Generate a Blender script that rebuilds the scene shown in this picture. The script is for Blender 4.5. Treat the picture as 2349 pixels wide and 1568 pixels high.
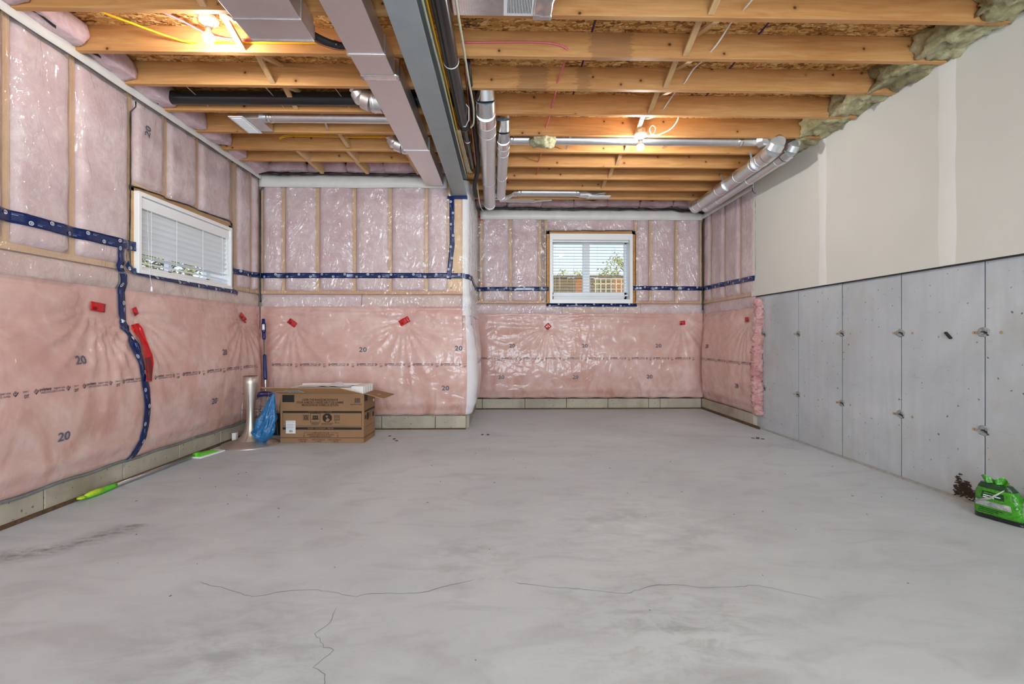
import bpy, bmesh, math, random
from mathutils import Vector, Matrix, noise
random.seed(7)
for o in list(bpy.data.objects): bpy.data.objects.remove(o, do_unlink=True)
S = bpy.context.scene
C = S.collection

# ---------------------------------------------------------------- camera, sky, lights, exposure
cam_d = bpy.data.cameras.new('camera'); cam = bpy.data.objects.new('camera', cam_d); C.objects.link(cam)
cam_d.sensor_width = 36.0; cam_d.lens = 36.0*1110.0/2349.0; cam_d.shift_y = -12.0/2349.0
cam_d.clip_start = 0.05; cam_d.clip_end = 200
cam.location = (0, 0, 1.056); cam.rotation_euler = (math.radians(90), 0, math.radians(-1.316))
S.camera = cam
S.view_settings.view_transform = 'Standard'; S.view_settings.look = 'None'
S.view_settings.gamma = 1.0; S.view_settings.use_curve_mapping = False
S.view_settings.exposure = 0.50

W = bpy.data.worlds.new('sky'); S.world = W; W.use_nodes = True
wn = W.node_tree; wn.nodes.clear()
def wnode(t): return wn.nodes.new(t)
w_out = wnode('ShaderNodeOutputWorld'); w_bg = wnode('ShaderNodeBackground'); w_tc = wnode('ShaderNodeTexCoord')
w_sep = wnode('ShaderNodeSeparateXYZ'); w_rmp = wnode('ShaderNodeValToRGB')
wn.links.new(w_tc.outputs['Generated'], w_sep.inputs[0]); wn.links.new(w_sep.outputs['Z'], w_rmp.inputs[0])
w_rmp.color_ramp.elements[0].position = 0.0; w_rmp.color_ramp.elements[0].color = (0.78, 0.88, 1.0, 1)
w_rmp.color_ramp.elements[1].position = 0.55; w_rmp.color_ramp.elements[1].color = (0.36, 0.58, 0.95, 1)
wn.links.new(w_rmp.outputs[0], w_bg.inputs[0]); w_bg.inputs[1].default_value = 1.0
wn.links.new(w_bg.outputs[0], w_out.inputs[0])

sun_d = bpy.data.lights.new('sun', 'SUN'); sun_d.energy = 2.2; sun_d.angle = 0.01; sun_d.color = (1.0, 0.93, 0.82)
sun = bpy.data.objects.new('sun', sun_d); C.objects.link(sun); sun.location = (6, -8, 9)
sun.rotation_euler = (math.radians(52), 0, math.radians(28))

# fill lamp added to brighten the room, in a made-up rear wall opening, behind the photographer
fill_d = bpy.data.lights.new('rear_fill', 'AREA'); fill_d.shape = 'RECTANGLE'; fill_d.size = 3.4; fill_d.size_y = 2.1
fill_d.energy = 190; fill_d.color = (0.76, 0.90, 1.0)
fill = bpy.data.objects.new('rear_fill', fill_d); C.objects.link(fill)
fill.location = (0.6, -3.05, 1.25); fill.rotation_euler = (math.radians(90), 0, 0)   # shines along +Y into the room
BULB_STRENGTH = 900.0      # radiance of the lit bulbs; the left one is a weaker bulb

# ---------------------------------------------------------------- helpers
def tag(o, label=None, cat=None, group=None, kind=None):
    if label: o['label'] = label
    if cat: o['category'] = cat
    if group: o['group'] = group
    if kind: o['kind'] = kind
    return o
def empty(name, loc, label, cat, group=None, kind=None):
    o = bpy.data.objects.new(name, None); C.objects.link(o); o.location = loc; o.empty_display_size = 0.1
    return tag(o, label, cat, group, kind)

class MB:
    """collects vertices and faces in world coordinates; build() makes ONE mesh object"""
    def __init__(s): s.v = []; s.f = []; s.m = []; s.mi = 0
    def add(s, vs, fs):
        b = len(s.v); s.v += [tuple(p) for p in vs]
        for f in fs: s.f.append([b+i for i in f]); s.m.append(s.mi)
        return s
    def box(s, x0, x1, y0, y1, z0, z1):
        return s.add([(x0,y0,z0),(x1,y0,z0),(x1,y1,z0),(x0,y1,z0),(x0,y0,z1),(x1,y0,z1),(x1,y1,z1),(x0,y1,z1)],
                     [(0,3,2,1),(4,5,6,7),(0,1,5,4),(1,2,6,5),(2,3,7,6),(3,0,4,7)])
    def hexa(s, p):   # 8 corners, bottom ring then top ring
        return s.add(p, [(0,3,2,1),(4,5,6,7),(0,1,5,4),(1,2,6,5),(2,3,7,6),(3,0,4,7)])
    def bar(s, a, b, w, h, up=(0,0,1)):   # square bar from a to b
        a = Vector(a); b = Vector(b); d = (b-a).normalized(); u = Vector(up)
        if abs(d.dot(u)) > 0.98: u = Vector((1,0,0))
        r = d.cross(u).normalized(); u = r.cross(d).normalized()
        p = []
        for q in (a, b):
            for i, j in ((-1,-1),(1,-1),(1,1),(-1,1)): p.append(q + r*(w/2*i) + u*(h/2*j))
        return s.add(p, [(3,2,1,0),(4,5,6,7),(0,1,5,4),(1,2,6,5),(2,3,7,6),(3,0,4,7)])
    def tube(s, pts, r, n=10, cap=True):   # r: number or list
        pts = [Vector(p) for p in pts]; N = len(pts)
        rr = r if isinstance(r, (list, tuple)) else [r]*N
        t0 = (pts[1]-pts[0]).normalized(); u = Vector((0,0,1))
        if abs(t0.dot(u)) > 0.95: u = Vector((1,0,0))
        u = (u - t0*u.dot(t0)).normalized(); b = len(s.v); vs = []
        for i in range(N):
            t = (pts[min(i+1,N-1)]-pts[max(i-1,0)])
            t = t.normalized() if t.length > 1e-9 else t0
            u = (u - t*u.dot(t)); u = u.normalized() if u.length > 1e-6 else t.orthogonal().normalized()
            w = t.cross(u)
            for k in range(n):
                a = 2*math.pi*k/n; vs.append(pts[i] + (u*math.cos(a)+w*math.sin(a))*rr[i])
        fs = [(i*n+k, i*n+(k+1)%n, (i+1)*n+(k+1)%n, (i+1)*n+k) for i in range(N-1) for k in range(n)]
        if cap: fs += [tuple(range(n-1,-1,-1)), tuple((N-1)*n+k for k in range(n))]
        return s.add(vs, fs)
    def lathe(s, prof, c=(0,0,0), n=32, axis='z'):
        vs = []; fs = []
        for (r, z) in prof:
            for k in range(n):
                a = 2*math.pi*k/n; p = (r*math.cos(a), r*math.sin(a), z)
                if axis == 'x': p = (p[2], p[0], p[1])
                if axis == 'y': p = (p[0], p[2], p[1])
                vs.append((c[0]+p[0], c[1]+p[1], c[2]+p[2]))
        for i in range(len(prof)-1):
            for k in range(n): fs.append((i*n+k, i*n+(k+1)%n, (i+1)*n+(k+1)%n, (i+1)*n+k))
        return s.add(vs, fs)
    def grid(s, fn, nu, nv):
        vs = [fn(i/(nu-1), j/(nv-1)) for j in range(nv) for i in range(nu)]
        return s.add(vs, [(j*nu+i, j*nu+i+1, (j+1)*nu+i+1, (j+1)*nu+i) for j in range(nv-1) for i in range(nu-1)])
    def build(s, name, mat, parent=None, smooth=False, bevel=0):
        me = bpy.data.meshes.new(name)
        org = Vector((0,0,0))
        if parent is None and s.v:   # a thing of one mesh keeps its origin at its base
            xs = [p[0] for p in s.v]; ys = [p[1] for p in s.v]; zs = [p[2] for p in s.v]
            org = Vector(((min(xs)+max(xs))/2, (min(ys)+max(ys))/2, min(zs)))
        elif parent is not None:
            org = wloc(parent)
        me.from_pydata([(p[0]-org[0], p[1]-org[1], p[2]-org[2]) for p in s.v], [], s.f)
        for m in (mat if isinstance(mat, (list, tuple)) else [mat]): me.materials.append(m)
        for i, p in enumerate(me.polygons):
            p.material_index = s.m[i]; p.use_smooth = bool(smooth)
        me.update()
        o = bpy.data.objects.new(name, me); C.objects.link(o)
        if smooth == 'auto':
            me.set_sharp_from_angle(angle=math.radians(38))
        if parent is not None: o.parent = parent
        else: o.location = org
        if bevel:
            b = o.modifiers.new('bevel', 'BEVEL'); b.width = bevel; b.segments = 2; b.limit_method = 'ANGLE'
        return o
def wloc(o):
    p = Vector(o.location); q = o.parent
    while q is not None: p = p + Vector(q.location); q = q.parent
    return p
def fbm(p, oct=3, s=1.0):
    v = 0; a = 1
    for i in range(oct): v += a*noise.noise(Vector(p)*s); s *= 2.1; a *= 0.5
    return v
def catmull(pts, k=6):
    P = [Vector(p) for p in pts]; P = [P[0]*2-P[1]] + P + [P[-1]*2-P[-2]]; out = []
    for i in range(1, len(P)-2):
        for j in range(k):
            t = j/k; a,b,c,d = P[i-1],P[i],P[i+1],P[i+2]
            out.append(0.5*((2*b)+(c-a)*t+(2*a-5*b+4*c-d)*t*t+(3*b-a-3*c+d)*t*t*t))
    out.append(P[-2]); return out
def lumpy(mb, x0, x1, y0, y1, z0, z1, amp, freq, n=10, seed=0.0, rnd=0.0):
    """a box whose faces are subdivided, rounded and pushed about by noise"""
    bm = bmesh.new(); bmesh.ops.create_cube(bm, size=2.0)
    bmesh.ops.subdivide_edges(bm, edges=bm.edges[:], cuts=n, use_grid_fill=True)
    cx,cy,cz = (x0+x1)/2,(y0+y1)/2,(z0+z1)/2; hx,hy,hz = (x1-x0)/2,(y1-y0)/2,(z1-z0)/2
    vs = []
    for v in bm.verts:
        d = Vector(v.co); q = d.normalized()*1.15
        d = d.lerp(q, rnd)
        p = Vector((cx+d.x*hx, cy+d.y*hy, cz+d.z*hz))
        k = amp*(fbm(p+Vector((seed,seed*1.7,0)), 3, freq))
        p += d.normalized()*k
        vs.append(p)
    bm.verts.index_update()
    mb.add(vs, [[v.index for v in f.verts] for f in bm.faces]); bm.free()
    return mb

# ---------------------------------------------------------------- materials (all procedural)
class NT:
    def __init__(s, name):
        s.m = bpy.data.materials.new(name); s.m.use_nodes = True; s.t = s.m.node_tree; s.t.nodes.clear()
        s.out = s.n('ShaderNodeOutputMaterial')
    def n(s, t, **kw):
        x = s.t.nodes.new(t)
        for k, v in kw.items(): setattr(x, k, v)
        return x
    def l(s, a, b): s.t.links.new(a, b)
    def pos(s): return s.n('ShaderNodeNewGeometry').outputs['Position']
    def mapping(s, vec, scale=(1,1,1), rot=(0,0,0), loc=(0,0,0)):
        m = s.n('ShaderNodeMapping'); m.inputs['Scale'].default_value = scale; m.inputs['Rotation'].default_value = rot
        m.inputs['Location'].default_value = loc; s.l(vec, m.inputs['Vector']); return m.outputs[0]
    def noise(s, vec, scale, detail=4, rough=0.55, dist=0.0, color=False):
        x = s.n('ShaderNodeTexNoise'); x.inputs['Scale'].default_value = scale; x.inputs['Detail'].default_value = detail
        x.inputs['Roughness'].default_value = rough; x.inputs['Distortion'].default_value = dist
        if vec is not None: s.l(vec, x.inputs['Vector'])
        return x.outputs['Color' if color else 'Fac']
    def voro(s, vec, scale, feature='F1', out='Distance', rnd=1.0):
        x = s.n('ShaderNodeTexVoronoi', feature=feature); x.inputs['Scale'].default_value = scale
        x.inputs['Randomness'].default_value = rnd
        if vec is not None: s.l(vec, x.inputs['Vector'])
        return x.outputs[out]
    def flat2(s, a, b):   # a 2-D lookup vector from two scalars
        c = s.n('ShaderNodeCombineXYZ'); s.l(a, c.inputs[0]); s.l(b, c.inputs[1]); return c.outputs[0]
    def voro2(s, vec, scale, out='Distance'):
        x = s.n('ShaderNodeTexVoronoi', voronoi_dimensions='2D'); x.inputs['Scale'].default_value = scale; s.l(vec, x.inputs['Vector']); return x.outputs[out]
    def ramp(s, fac, stops):
        r = s.n('ShaderNodeValToRGB'); e = r.color_ramp.elements
        while len(e) < len(stops): e.new(0.5)
        for i, (p, c) in enumerate(stops):
            e[i].position = p; e[i].color = (c, c, c, 1) if isinstance(c, (int, float)) else (*c, 1)
        s.l(fac, r.inputs[0]); return r.outputs[0]
    def mix(s, fac, a, b, mode='MIX'):
        m = s.n('ShaderNodeMix', data_type='RGBA', blend_type=mode)
        for i, v in ((6, a), (7, b)):
            if isinstance(v, tuple): m.inputs[i].default_value = (*v, 1)
            else: s.l(v, m.inputs[i])
        if isinstance(fac, (int, float)): m.inputs[0].default_value = fac
        else: s.l(fac, m.inputs[0])
        return m.outputs[2]
    def math(s, op, a, b=None, clamp=False):
        m = s.n('ShaderNodeMath', operation=op, use_clamp=clamp)
        for i, v in ((0, a), (1, b)):
            if v is None: continue
            if isinstance(v, (int, float)): m.inputs[i].default_value = v
            else: s.l(v, m.inputs[i])
        return m.outputs[0]
    def sep(s, vec):
        x = s.n('ShaderNodeSeparateXYZ'); s.l(vec, x.inputs[0]); return x.outputs
    def bump(s, h, strength=0.3, dist=0.01, normal=None):
        b = s.n('ShaderNodeBump'); b.inputs['Strength'].default_value = strength; b.inputs['Distance'].default_value = dist
        s.l(h, b.inputs['Height'])
        if normal is not None: s.l(normal, b.inputs['Normal'])
        return b.outputs[0]
    def bsdf(s, color, rough=0.5, metal=0.0, normal=None, coat=0.0, coat_rough=0.1, coat_normal=None, spec=0.5, trans=0.0, emit=None, estr=0.0, sheen=0.0, alpha=1.0):
        p = s.n('ShaderNodeBsdfPrincipled')
        def put(k, v):
            if isinstance(v, tuple): p.inputs[k].default_value = (*v, 1)
            elif isinstance(v, (int, float)): p.inputs[k].default_value = v
            else: s.l(v, p.inputs[k])
        put('Base Color', color); put('Roughness', rough); put('Metallic', metal); put('Specular IOR Level', spec)
        put('Coat Weight', coat); put('Coat Roughness', coat_rough); put('Transmission Weight', trans); put('Alpha', alpha)
        if sheen: put('Sheen Weight', sheen)
        if normal is not None: s.l(normal, p.inputs['Normal'])
        if coat_normal is not None: s.l(coat_normal, p.inputs['Coat Normal'])
        if emit: put('Emission Color', emit); put('Emission Strength', estr)
        s.l(p.outputs[0], s.out.inputs[0]); return p
def srgb(r, g, b):
    f = lambda c: (c/255/12.92) if c/255 <= 0.04045 else ((c/255+0.055)/1.055)**2.4
    return (f(r), f(g), f(b))
def plain(name, col, rough=0.5, metal=0.0, coat=0.0, spec=0.5, bump=0.0, scale=60, var=0.08):
    t = NT(name); p = t.pos(); n = t.noise(p, scale, 3)
    lo = tuple(c*(1-var) for c in col); hi = tuple(min(1, c*(1+var)) for c in col)
    c = t.ramp(n, [(0.3, lo), (0.7, hi)])
    t.bsdf(c, rough, metal, t.bump(n, bump, 0.003) if bump else None, coat, 0.12, None, spec); return t.m

def m_wood(name, base, dark, light, axis=0, knots=True, patches=()):
    t = NT(name); p = t.pos()
    sc = [9.0, 9.0, 9.0]; sc[axis] = 0.8
    d = t.noise(t.mapping(p, (0.7,0.7,0.7)), 1.0, 2)
    g = t.noise(t.mapping(p, tuple(sc)), 2.2, 6, 0.62, 1.2)
    fine = t.noise(t.mapping(p, tuple(v*6 for v in sc)), 2.0, 3, 0.6)
    c = t.ramp(g, [(0.28, dark), (0.48, base), (0.72, light)])
    c = t.mix(t.math('MULTIPLY', t.ramp(fine, [(0.45, 0.0), (0.7, 1.0)]), 0.18), c, tuple(v*0.7 for v in dark))
    c = t.mix(0.35, c, t.ramp(d, [(0.3, dark), (0.65, light)]))
    if knots:
        xyz = t.sep(p); al = t.math('ADD', xyz[axis], t.math('MULTIPLY', xyz[1 if axis != 1 else 0], 7.3)); ac = xyz[2 if axis != 2 else 0]
        wob = t.flat2(t.math('ADD', al, t.math('MULTIPLY', t.noise(p, 20, 2), 0.02)), ac)
        kd = t.voro2(wob, 5.5); kc = t.sep(t.voro2(wob, 5.5, 'Color'))[0]
        near = t.ramp(kd, [(0.03, 1.0), (0.062, 0.0)]); halo = t.ramp(kd, [(0.04, 0.45), (0.16, 0.0)])
        on = t.ramp(kc, [(0.62, 0.0), (0.66, 1.0)])
        c = t.mix(t.math('MULTIPLY', halo, on), c, tuple(v*0.75 for v in dark))
        c = t.mix(t.math('MULTIPLY', near, on), c, tuple(v*0.22 for v in dark))
    for (cx, cy, hw) in patches:   # weathered grey stretches of single joists
        xyz = t.sep(p); rag = t.math('MULTIPLY', t.math('SUBTRACT', t.noise(t.mapping(p, (5,1,26)), 3, 5, 0.75), 0.5), 0.20)
        dx = t.math('ADD', t.math('ABSOLUTE', t.math('SUBTRACT', xyz[0], cx)), rag)
        k = t.math('MULTIPLY', t.math('LESS_THAN', dx, hw), t.math('LESS_THAN', t.math('ABSOLUTE', t.math('SUBTRACT', xyz[1], cy)), 0.06))
        c = t.mix(t.math('MULTIPLY', k, 0.5), c, srgb(138,98,68))
    t.bsdf(c, 0.55, 0, t.bump(g, 0.15, 0.004), spec=0.35); return t.m

def m_osb():
    t = NT('osb_sheathing'); p = t.pos()
    cols = []
    for i, (rot, sx, sy) in enumerate(((0.3, 13, 40), (-0.7, 15, 48), (1.3, 12, 38))):
        v = t.mapping(t.mix(0.03, p, t.noise(p, 6.0, 2, color=True), 'ADD'), (sx, sy, 10), (0, 0, rot))
        k = t.sep(t.voro(v, 1.0, out='Color'))[0]; e = t.voro(v, 1.0, 'DISTANCE_TO_EDGE')
        c = t.ramp(k, [(0.0, srgb(112,68,30)), (0.3, srgb(182,128,68)), (0.65, srgb(212,162,96)), (1.0, srgb(234,196,136))])
        c = t.mix(t.ramp(e, [(0.0, 0.55), (0.07, 0.0)]), c, srgb(84,50,22)); cols.append(c)
    s1 = t.ramp(t.noise(p, 26, 2), [(0.47, 0.0), (0.5, 1.0)]); s2 = t.ramp(t.noise(t.mapping(p, loc=(5,3,1)), 22, 2), [(0.52, 0.0), (0.55, 1.0)])
    c = t.mix(s2, t.mix(s1, cols[0], cols[1]), cols[2])
    t.bsdf(c, 0.65, spec=0.3); return t.m

def m_fibre(name, pale, mid, deep, stain=None):
    t = NT(name); p = t.pos()
    a = t.noise(p, 3.0, 5, 0.6, 0.6); b = t.noise(p, 16.0, 5, 0.65, 0.8); f = t.noise(t.mapping(p, (1,1,1.6)), 90.0, 4, 0.7)
    c = t.ramp(a, [(0.32, deep), (0.5, mid), (0.68, pale)])
    c = t.mix(t.ramp(b, [(0.38, 0.55), (0.62, 0.0)]), c, deep)
    c = t.mix(t.ramp(b, [(0.55, 0.0), (0.75, 0.45)]), c, pale)
    if stain: c = t.mix(t.ramp(t.noise(t.mapping(p, loc=(3,1,7)), 2.2, 3), [(0.6, 0.0), (0.78, 0.6)]), c, stain)
    h = t.math('ADD', t.math('MULTIPLY', b, 1.0), t.math('MULTIPLY', f, 0.25))
    t.bsdf(c, 0.95, 0, t.bump(h, 0.55, 0.02), spec=0.1, sheen=0.2); return t.m

def m_blanket():
    t = NT('faced_blanket_insulation'); p = t.pos(); xyz = t.sep(p)
    a = t.noise(p, 2.2, 4, 0.6, 0.7); b = t.noise(p, 6.5, 4, 0.55, 1.0)
    c = t.ramp(a, [(0.3, srgb(204,158,148)), (0.5, srgb(215,176,166)), (0.7, srgb(226,195,186))])
    c = t.mix(t.ramp(b, [(0.30, 0.40), (0.55, 0.0)]), c, srgb(206,156,150))
    c = t.mix(t.ramp(b, [(0.55, 0.0), (0.80, 0.4)]), c, srgb(234,214,212))
    # water stains of the lower insulation: brownish, of their own shape
    st = t.ramp(t.noise(t.mapping(p, (1,1,0.6), loc=(2.3,1.1,0.4)), 2.7, 4, 0.6, 1.5), [(0.50, 0.0), (0.70, 1.0)])
    low = t.ramp(xyz[2], [(0.25, 1.0), (0.85, 0.0)])
    c = t.mix(t.math('MULTIPLY', t.math('MULTIPLY', st, low), 0.6), c, srgb(176,116,88))
    w = t.noise(t.mapping(p, (1.4,1.4,0.8)), 3.0, 2, 0.5, 1.2)
    w2 = t.noise(t.mapping(p, (1,1,1.6)), 3.0, 2, 0.45, 1.5)
    w3 = t.noise(t.mapping(p, (3.5,3.5,1.3), (0.2,0.4,0.1)), 4.0, 2, 0.5, 1.0)
    h = t.math('ADD', t.math('ADD', w, t.math('MULTIPLY', w2, 1.5)), t.math('MULTIPLY', w3, 0.35))
    t.bsdf(c, 0.7, 0, t.bump(b, 0.15, 0.01), 1.0, 0.21, t.bump(h, 0.5, 0.03), spec=0.2).inputs['Coat IOR'].default_value = 1.5; return t.m

def m_film(name, tint, base, graze, rough, milk=0.0, milk_col=(0.95,0.94,0.95), bump=None):
    """thin clear film or pane: see-through, with a mirror part that grows towards grazing angles on either side"""
    t = NT(name); p = t.pos(); nb = bump(t, p) if bump else None
    tr = t.n('ShaderNodeBsdfTransparent'); tr.inputs[0].default_value = (*tint, 1)
    gl = t.n('ShaderNodeBsdfGlossy'); gl.inputs['Roughness'].default_value = rough; gl.inputs[0].default_value = (1,1,1,1)
    lw = t.n('ShaderNodeLayerWeight'); lw.inputs[0].default_value = 0.5
    if nb is not None: t.l(nb, gl.inputs['Normal']); t.l(nb, lw.inputs['Normal'])
    fac = t.math('ADD', t.math('MULTIPLY', t.math('POWER', lw.outputs['Facing'], 4.0), graze), base)
    low = tr.outputs[0]
    if milk:
        df = t.n('ShaderNodeBsdfDiffuse'); df.inputs[0].default_value = (*milk_col, 1)
        m1 = t.n('ShaderNodeMixShader'); m1.inputs[0].default_value = milk; t.l(low, m1.inputs[1]); t.l(df.outputs[0], m1.inputs[2]); low = m1.outputs[0]
    m2 = t.n('ShaderNodeMixShader'); t.l(fac, m2.inputs[0]); t.l(low, m2.inputs[1]); t.l(gl.outputs[0], m2.inputs[2])
    t.l(m2.outputs[0], t.out.inputs[0]); return t.m
def poly_bump(t, p):
    w = t.noise(t.mapping(p, (2.0,2.0,1.0)), 2.4, 2, 0.5, 2.5)
    r = t.math('POWER', t.math('ABSOLUTE', t.math('SUBTRACT', w, 0.5)), 0.6)
    w2 = t.noise(t.mapping(p, (4.5,4.5,1.0), (0.5,0.3,0.2)), 3.0, 2, 0.5, 1.5)
    return t.bump(t.math('ADD', r, t.math('MULTIPLY', w2, 0.5)), 0.5, 0.05)
def m_poly(name='poly_sheet', milk=0.14, tint=(0.95,0.94,0.95)):
    return m_film(name, (1,1,1), 0.055, 0.55, 0.13, milk, tint, poly_bump)
def m_glass(name, tint=(1,1,1), ior=1.45, rough=0.02):
    return m_film(name, tint, 0.03, 0.6, rough)

def m_galv(name='galvanised_steel', col=(0.80,0.82,0.84), rough=0.36, var=0.04, bmp=0.05):
    t = NT(name); p = t.pos()
    k = t.sep(t.voro(t.mix(0.02, p, t.noise(p, 30, 2, color=True), 'ADD'), 45.0, out='Color'))[0]
    n = t.noise(p, 5.0, 3)
    c = t.ramp(k, [(0.0, tuple(v*(1-var) for v in col)), (1.0, tuple(min(1, v*(1+var*0.6)) for v in col))])
    r = t.ramp(t.math('ADD', t.math('MULTIPLY', k, 0.3), t.math('MULTIPLY', n, 0.7)), [(0.3, rough*0.92), (0.7, rough*1.08)])
    t.bsdf(c, r, 1.0, t.bump(n, bmp, 0.01)); return t.m

def m_floor():
    t = NT('floor_concrete'); p = t.pos(); xyz = t.sep(p)
    a = t.noise(p, 0.55, 4, 0.6, 0.8); b = t.noise(t.mapping(p, (1.0,2.2,1)), 2.4, 6, 0.62, 1.0); f = t.noise(p, 40, 3, 0.6)
    c = t.ramp(a, [(0.3, srgb(183,190,196)), (0.55, srgb(199,206,212)), (0.75, srgb(209,216,221))])
    c = t.mix(t.ramp(b, [(0.3, 0.5), (0.5, 0.0)]), c, srgb(166,169,174))
    c = t.mix(t.ramp(b, [(0.58, 0.0), (0.8, 0.5)]), c, srgb(218,221,226))
    c = t.mix(t.ramp(f, [(0.62, 0.0), (0.8, 0.22)]), c, srgb(140,140,142))
    # damp smear near the left wall: an arc of darker concrete
    v = t.n('ShaderNodeVectorMath', operation='DISTANCE'); t.l(t.mix(0.10, p, t.noise(p, 4, 4, color=True), 'ADD'), v.inputs[0]); v.inputs[1].default_value = (-2.52, 2.92, 0.05)
    arc = t.ramp(v.outputs['Value'], [(0.40, 0.0), (0.52, 1.0), (0.66, 0.0)])
    rgt = t.ramp(xyz[1], [(0.0, 1.0), (1.0, 1.0)])
    near = t.math('LESS_THAN', xyz[1], 2.78)
    ns = t.ramp(t.noise(t.mapping(p, (3,6,1)), 5, 5, 0.7), [(0.35, 0.0), (0.6, 1.0)])
    c = t.mix(t.math('MULTIPLY', t.math('MULTIPLY', t.math('MULTIPLY', arc, near), ns), 0.8), c, srgb(104,106,106))
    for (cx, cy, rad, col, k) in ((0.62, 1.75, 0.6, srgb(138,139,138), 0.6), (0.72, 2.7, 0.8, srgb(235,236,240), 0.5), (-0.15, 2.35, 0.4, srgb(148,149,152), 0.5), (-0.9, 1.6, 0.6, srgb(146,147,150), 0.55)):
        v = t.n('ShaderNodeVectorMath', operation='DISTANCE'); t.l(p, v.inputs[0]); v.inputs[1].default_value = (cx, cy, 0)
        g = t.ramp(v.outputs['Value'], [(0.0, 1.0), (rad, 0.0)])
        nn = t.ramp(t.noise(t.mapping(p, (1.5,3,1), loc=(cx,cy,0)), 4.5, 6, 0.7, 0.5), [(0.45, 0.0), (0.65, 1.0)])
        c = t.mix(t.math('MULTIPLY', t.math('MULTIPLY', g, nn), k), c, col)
    h = t.math('ADD', t.math('MULTIPLY', b, 0.5), t.math('MULTIPLY', f, 0.2))
    t.bsdf(c, t.ramp(b, [(0.3, 0.42), (0.7, 0.6)]), 0, t.bump(h, 0.12, 0.01), spec=0.35); return t.m

def m_concrete(name, lo, mid, hi, stain, pits=0.5):
    t = NT(name); p = t.pos(); xyz = t.sep(p)
    a = t.noise(p, 1.3, 5, 0.6, 0.5); s = t.noise(t.mapping(p, (6,6,0.7)), 2.0, 4, 0.6)
    c = t.ramp(a, [(0.3, lo), (0.5, mid), (0.7, hi)])
    c = t.mix(t.ramp(s, [(0.35, 0.35), (0.55, 0.0)]), c, lo)
    sc = t.noise(t.mapping(p, (1,1,6), loc=(1,2,3)), 4.0, 5, 0.7)
    c = t.mix(t.ramp(sc, [(0.6, 0.0), (0.75, 0.4)]), c, tuple(v*0.72 for v in lo))
    sn = t.ramp(t.noise(t.mapping(p, loc=(7,0,2)), 1.6, 4, 0.6), [(0.55, 0.0), (0.72, 0.5)])
    c = t.mix(sn, c, stain)
    w = t.flat2(t.math('ADD', t.math('ADD', xyz[0], xyz[1]), t.math('MULTIPLY', t.noise(p, 40, 2), 0.03)), t.math('ADD', xyz[2], t.math('MULTIPLY', t.noise(t.mapping(p, loc=(4,4,4)), 40, 2), 0.03)))
    d = t.voro2(w, 15.0); k = t.sep(t.voro2(w, 15.0, 'Color'))
    pit = t.math('MULTIPLY', t.ramp(t.math('ADD', d, t.math('MULTIPLY', k[1], 0.05)), [(0.045, 1.0), (0.11, 0.0)]), t.ramp(t.math('ADD', k[0], t.math('MULTIPLY', t.math('SUBTRACT', t.noise(t.mapping(p, loc=(9,2,5)), 1.8, 2), 0.5), 0.5)), [(1-pits*0.42, 0.0), (1-pits*0.42+0.02, 1.0)]))
    c = t.mix(t.math('MULTIPLY', pit, 0.85), c, (0.05,0.05,0.05))
    t.bsdf(c, 0.75, 0, t.bump(t.math('SUBTRACT', a, t.math('MULTIPLY', pit, 0.6)), 0.25, 0.01), spec=0.25); return t.m

WOOD   = m_wood('joist_lumber', srgb(197,140,84), srgb(170,110,58), srgb(217,168,110), 0, True, ((0.72,3.174,0.14),(0.235,3.581,0.11),(0.61,3.581,0.05)))
WOOD_Y = m_wood('beam_lumber', srgb(206,164,116), srgb(184,136,86), srgb(224,188,142), 1, False)
WOOD_Z = m_wood('stud_lumber', srgb(206,162,112), srgb(186,140,92), srgb(222,184,136), 2, False)
POST   = m_wood('post_lumber', srgb(226,184,134), srgb(206,158,106), srgb(238,204,158), 2, True)
OSB    = m_osb()
BATT   = m_fibre('pink_batt', srgb(232,214,214), srgb(222,196,196), srgb(206,170,172), None)
BATTY  = m_fibre('pale_ledge_batt', srgb(232,212,200), srgb(222,194,184), srgb(206,172,160), srgb(214,196,158))
RIM    = m_fibre('rim_batt_pink', srgb(230,210,212), srgb(218,190,194), srgb(200,162,168))
EDGE   = m_fibre('torn_fibreglass', srgb(226,190,186), srgb(212,164,160), srgb(188,130,126))
WOOL   = m_fibre('mineral_wool', srgb(206,200,160), srgb(176,168,126), srgb(122,110,74))
BLANKET= m_blanket()
POLY   = m_poly()
MILKY  = m_poly('milky_poly_fold', 0.85, (0.93,0.91,0.93))
WRAP   = plain('white_house_wrap', srgb(226,222,216), 0.4, bump=0.05, scale=8, var=0.05)
BEAD   = plain('black_sealant', (0.012,0.012,0.014), 0.3, bump=0.3, scale=90)
HEM    = plain('grey_plastic_hem', srgb(120,124,122), 0.3, bump=0.3, scale=20, var=0.2)
GALV   = m_galv()
DUCT   = m_galv('duct_sheet_metal', (0.78,0.76,0.77), 0.46, 0.02, 0.04)
FOIL   = m_galv('foil_tape', (0.84,0.85,0.87), 0.2, 0.08)
STEEL  = plain('grey_primer_steel', srgb(150,159,161), 0.42, 0.0, spec=0.5, scale=6, var=0.06)
BLACKP = plain('black_pipe', (0.012,0.014,0.016), 0.22, spec=0.6, scale=12)
RUBBER = plain('black_foam', (0.012,0.012,0.013), 0.6)
CONC   = m_concrete('wall_concrete', srgb(176,181,186), srgb(190,195,200), srgb(202,206,210), srgb(178,172,158))
CURB   = m_concrete('curb_concrete', srgb(158,150,134), srgb(180,171,154), srgb(196,188,172), srgb(118,96,72), 1.2)
DIRT   = plain('brown_dirt', srgb(92,68,48), 0.9, bump=0.4, scale=40, var=0.4)
DRYW   = plain('drywall_board', srgb(217,216,208), 0.7, spec=0.2, scale=1.2, var=0.03)
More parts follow.
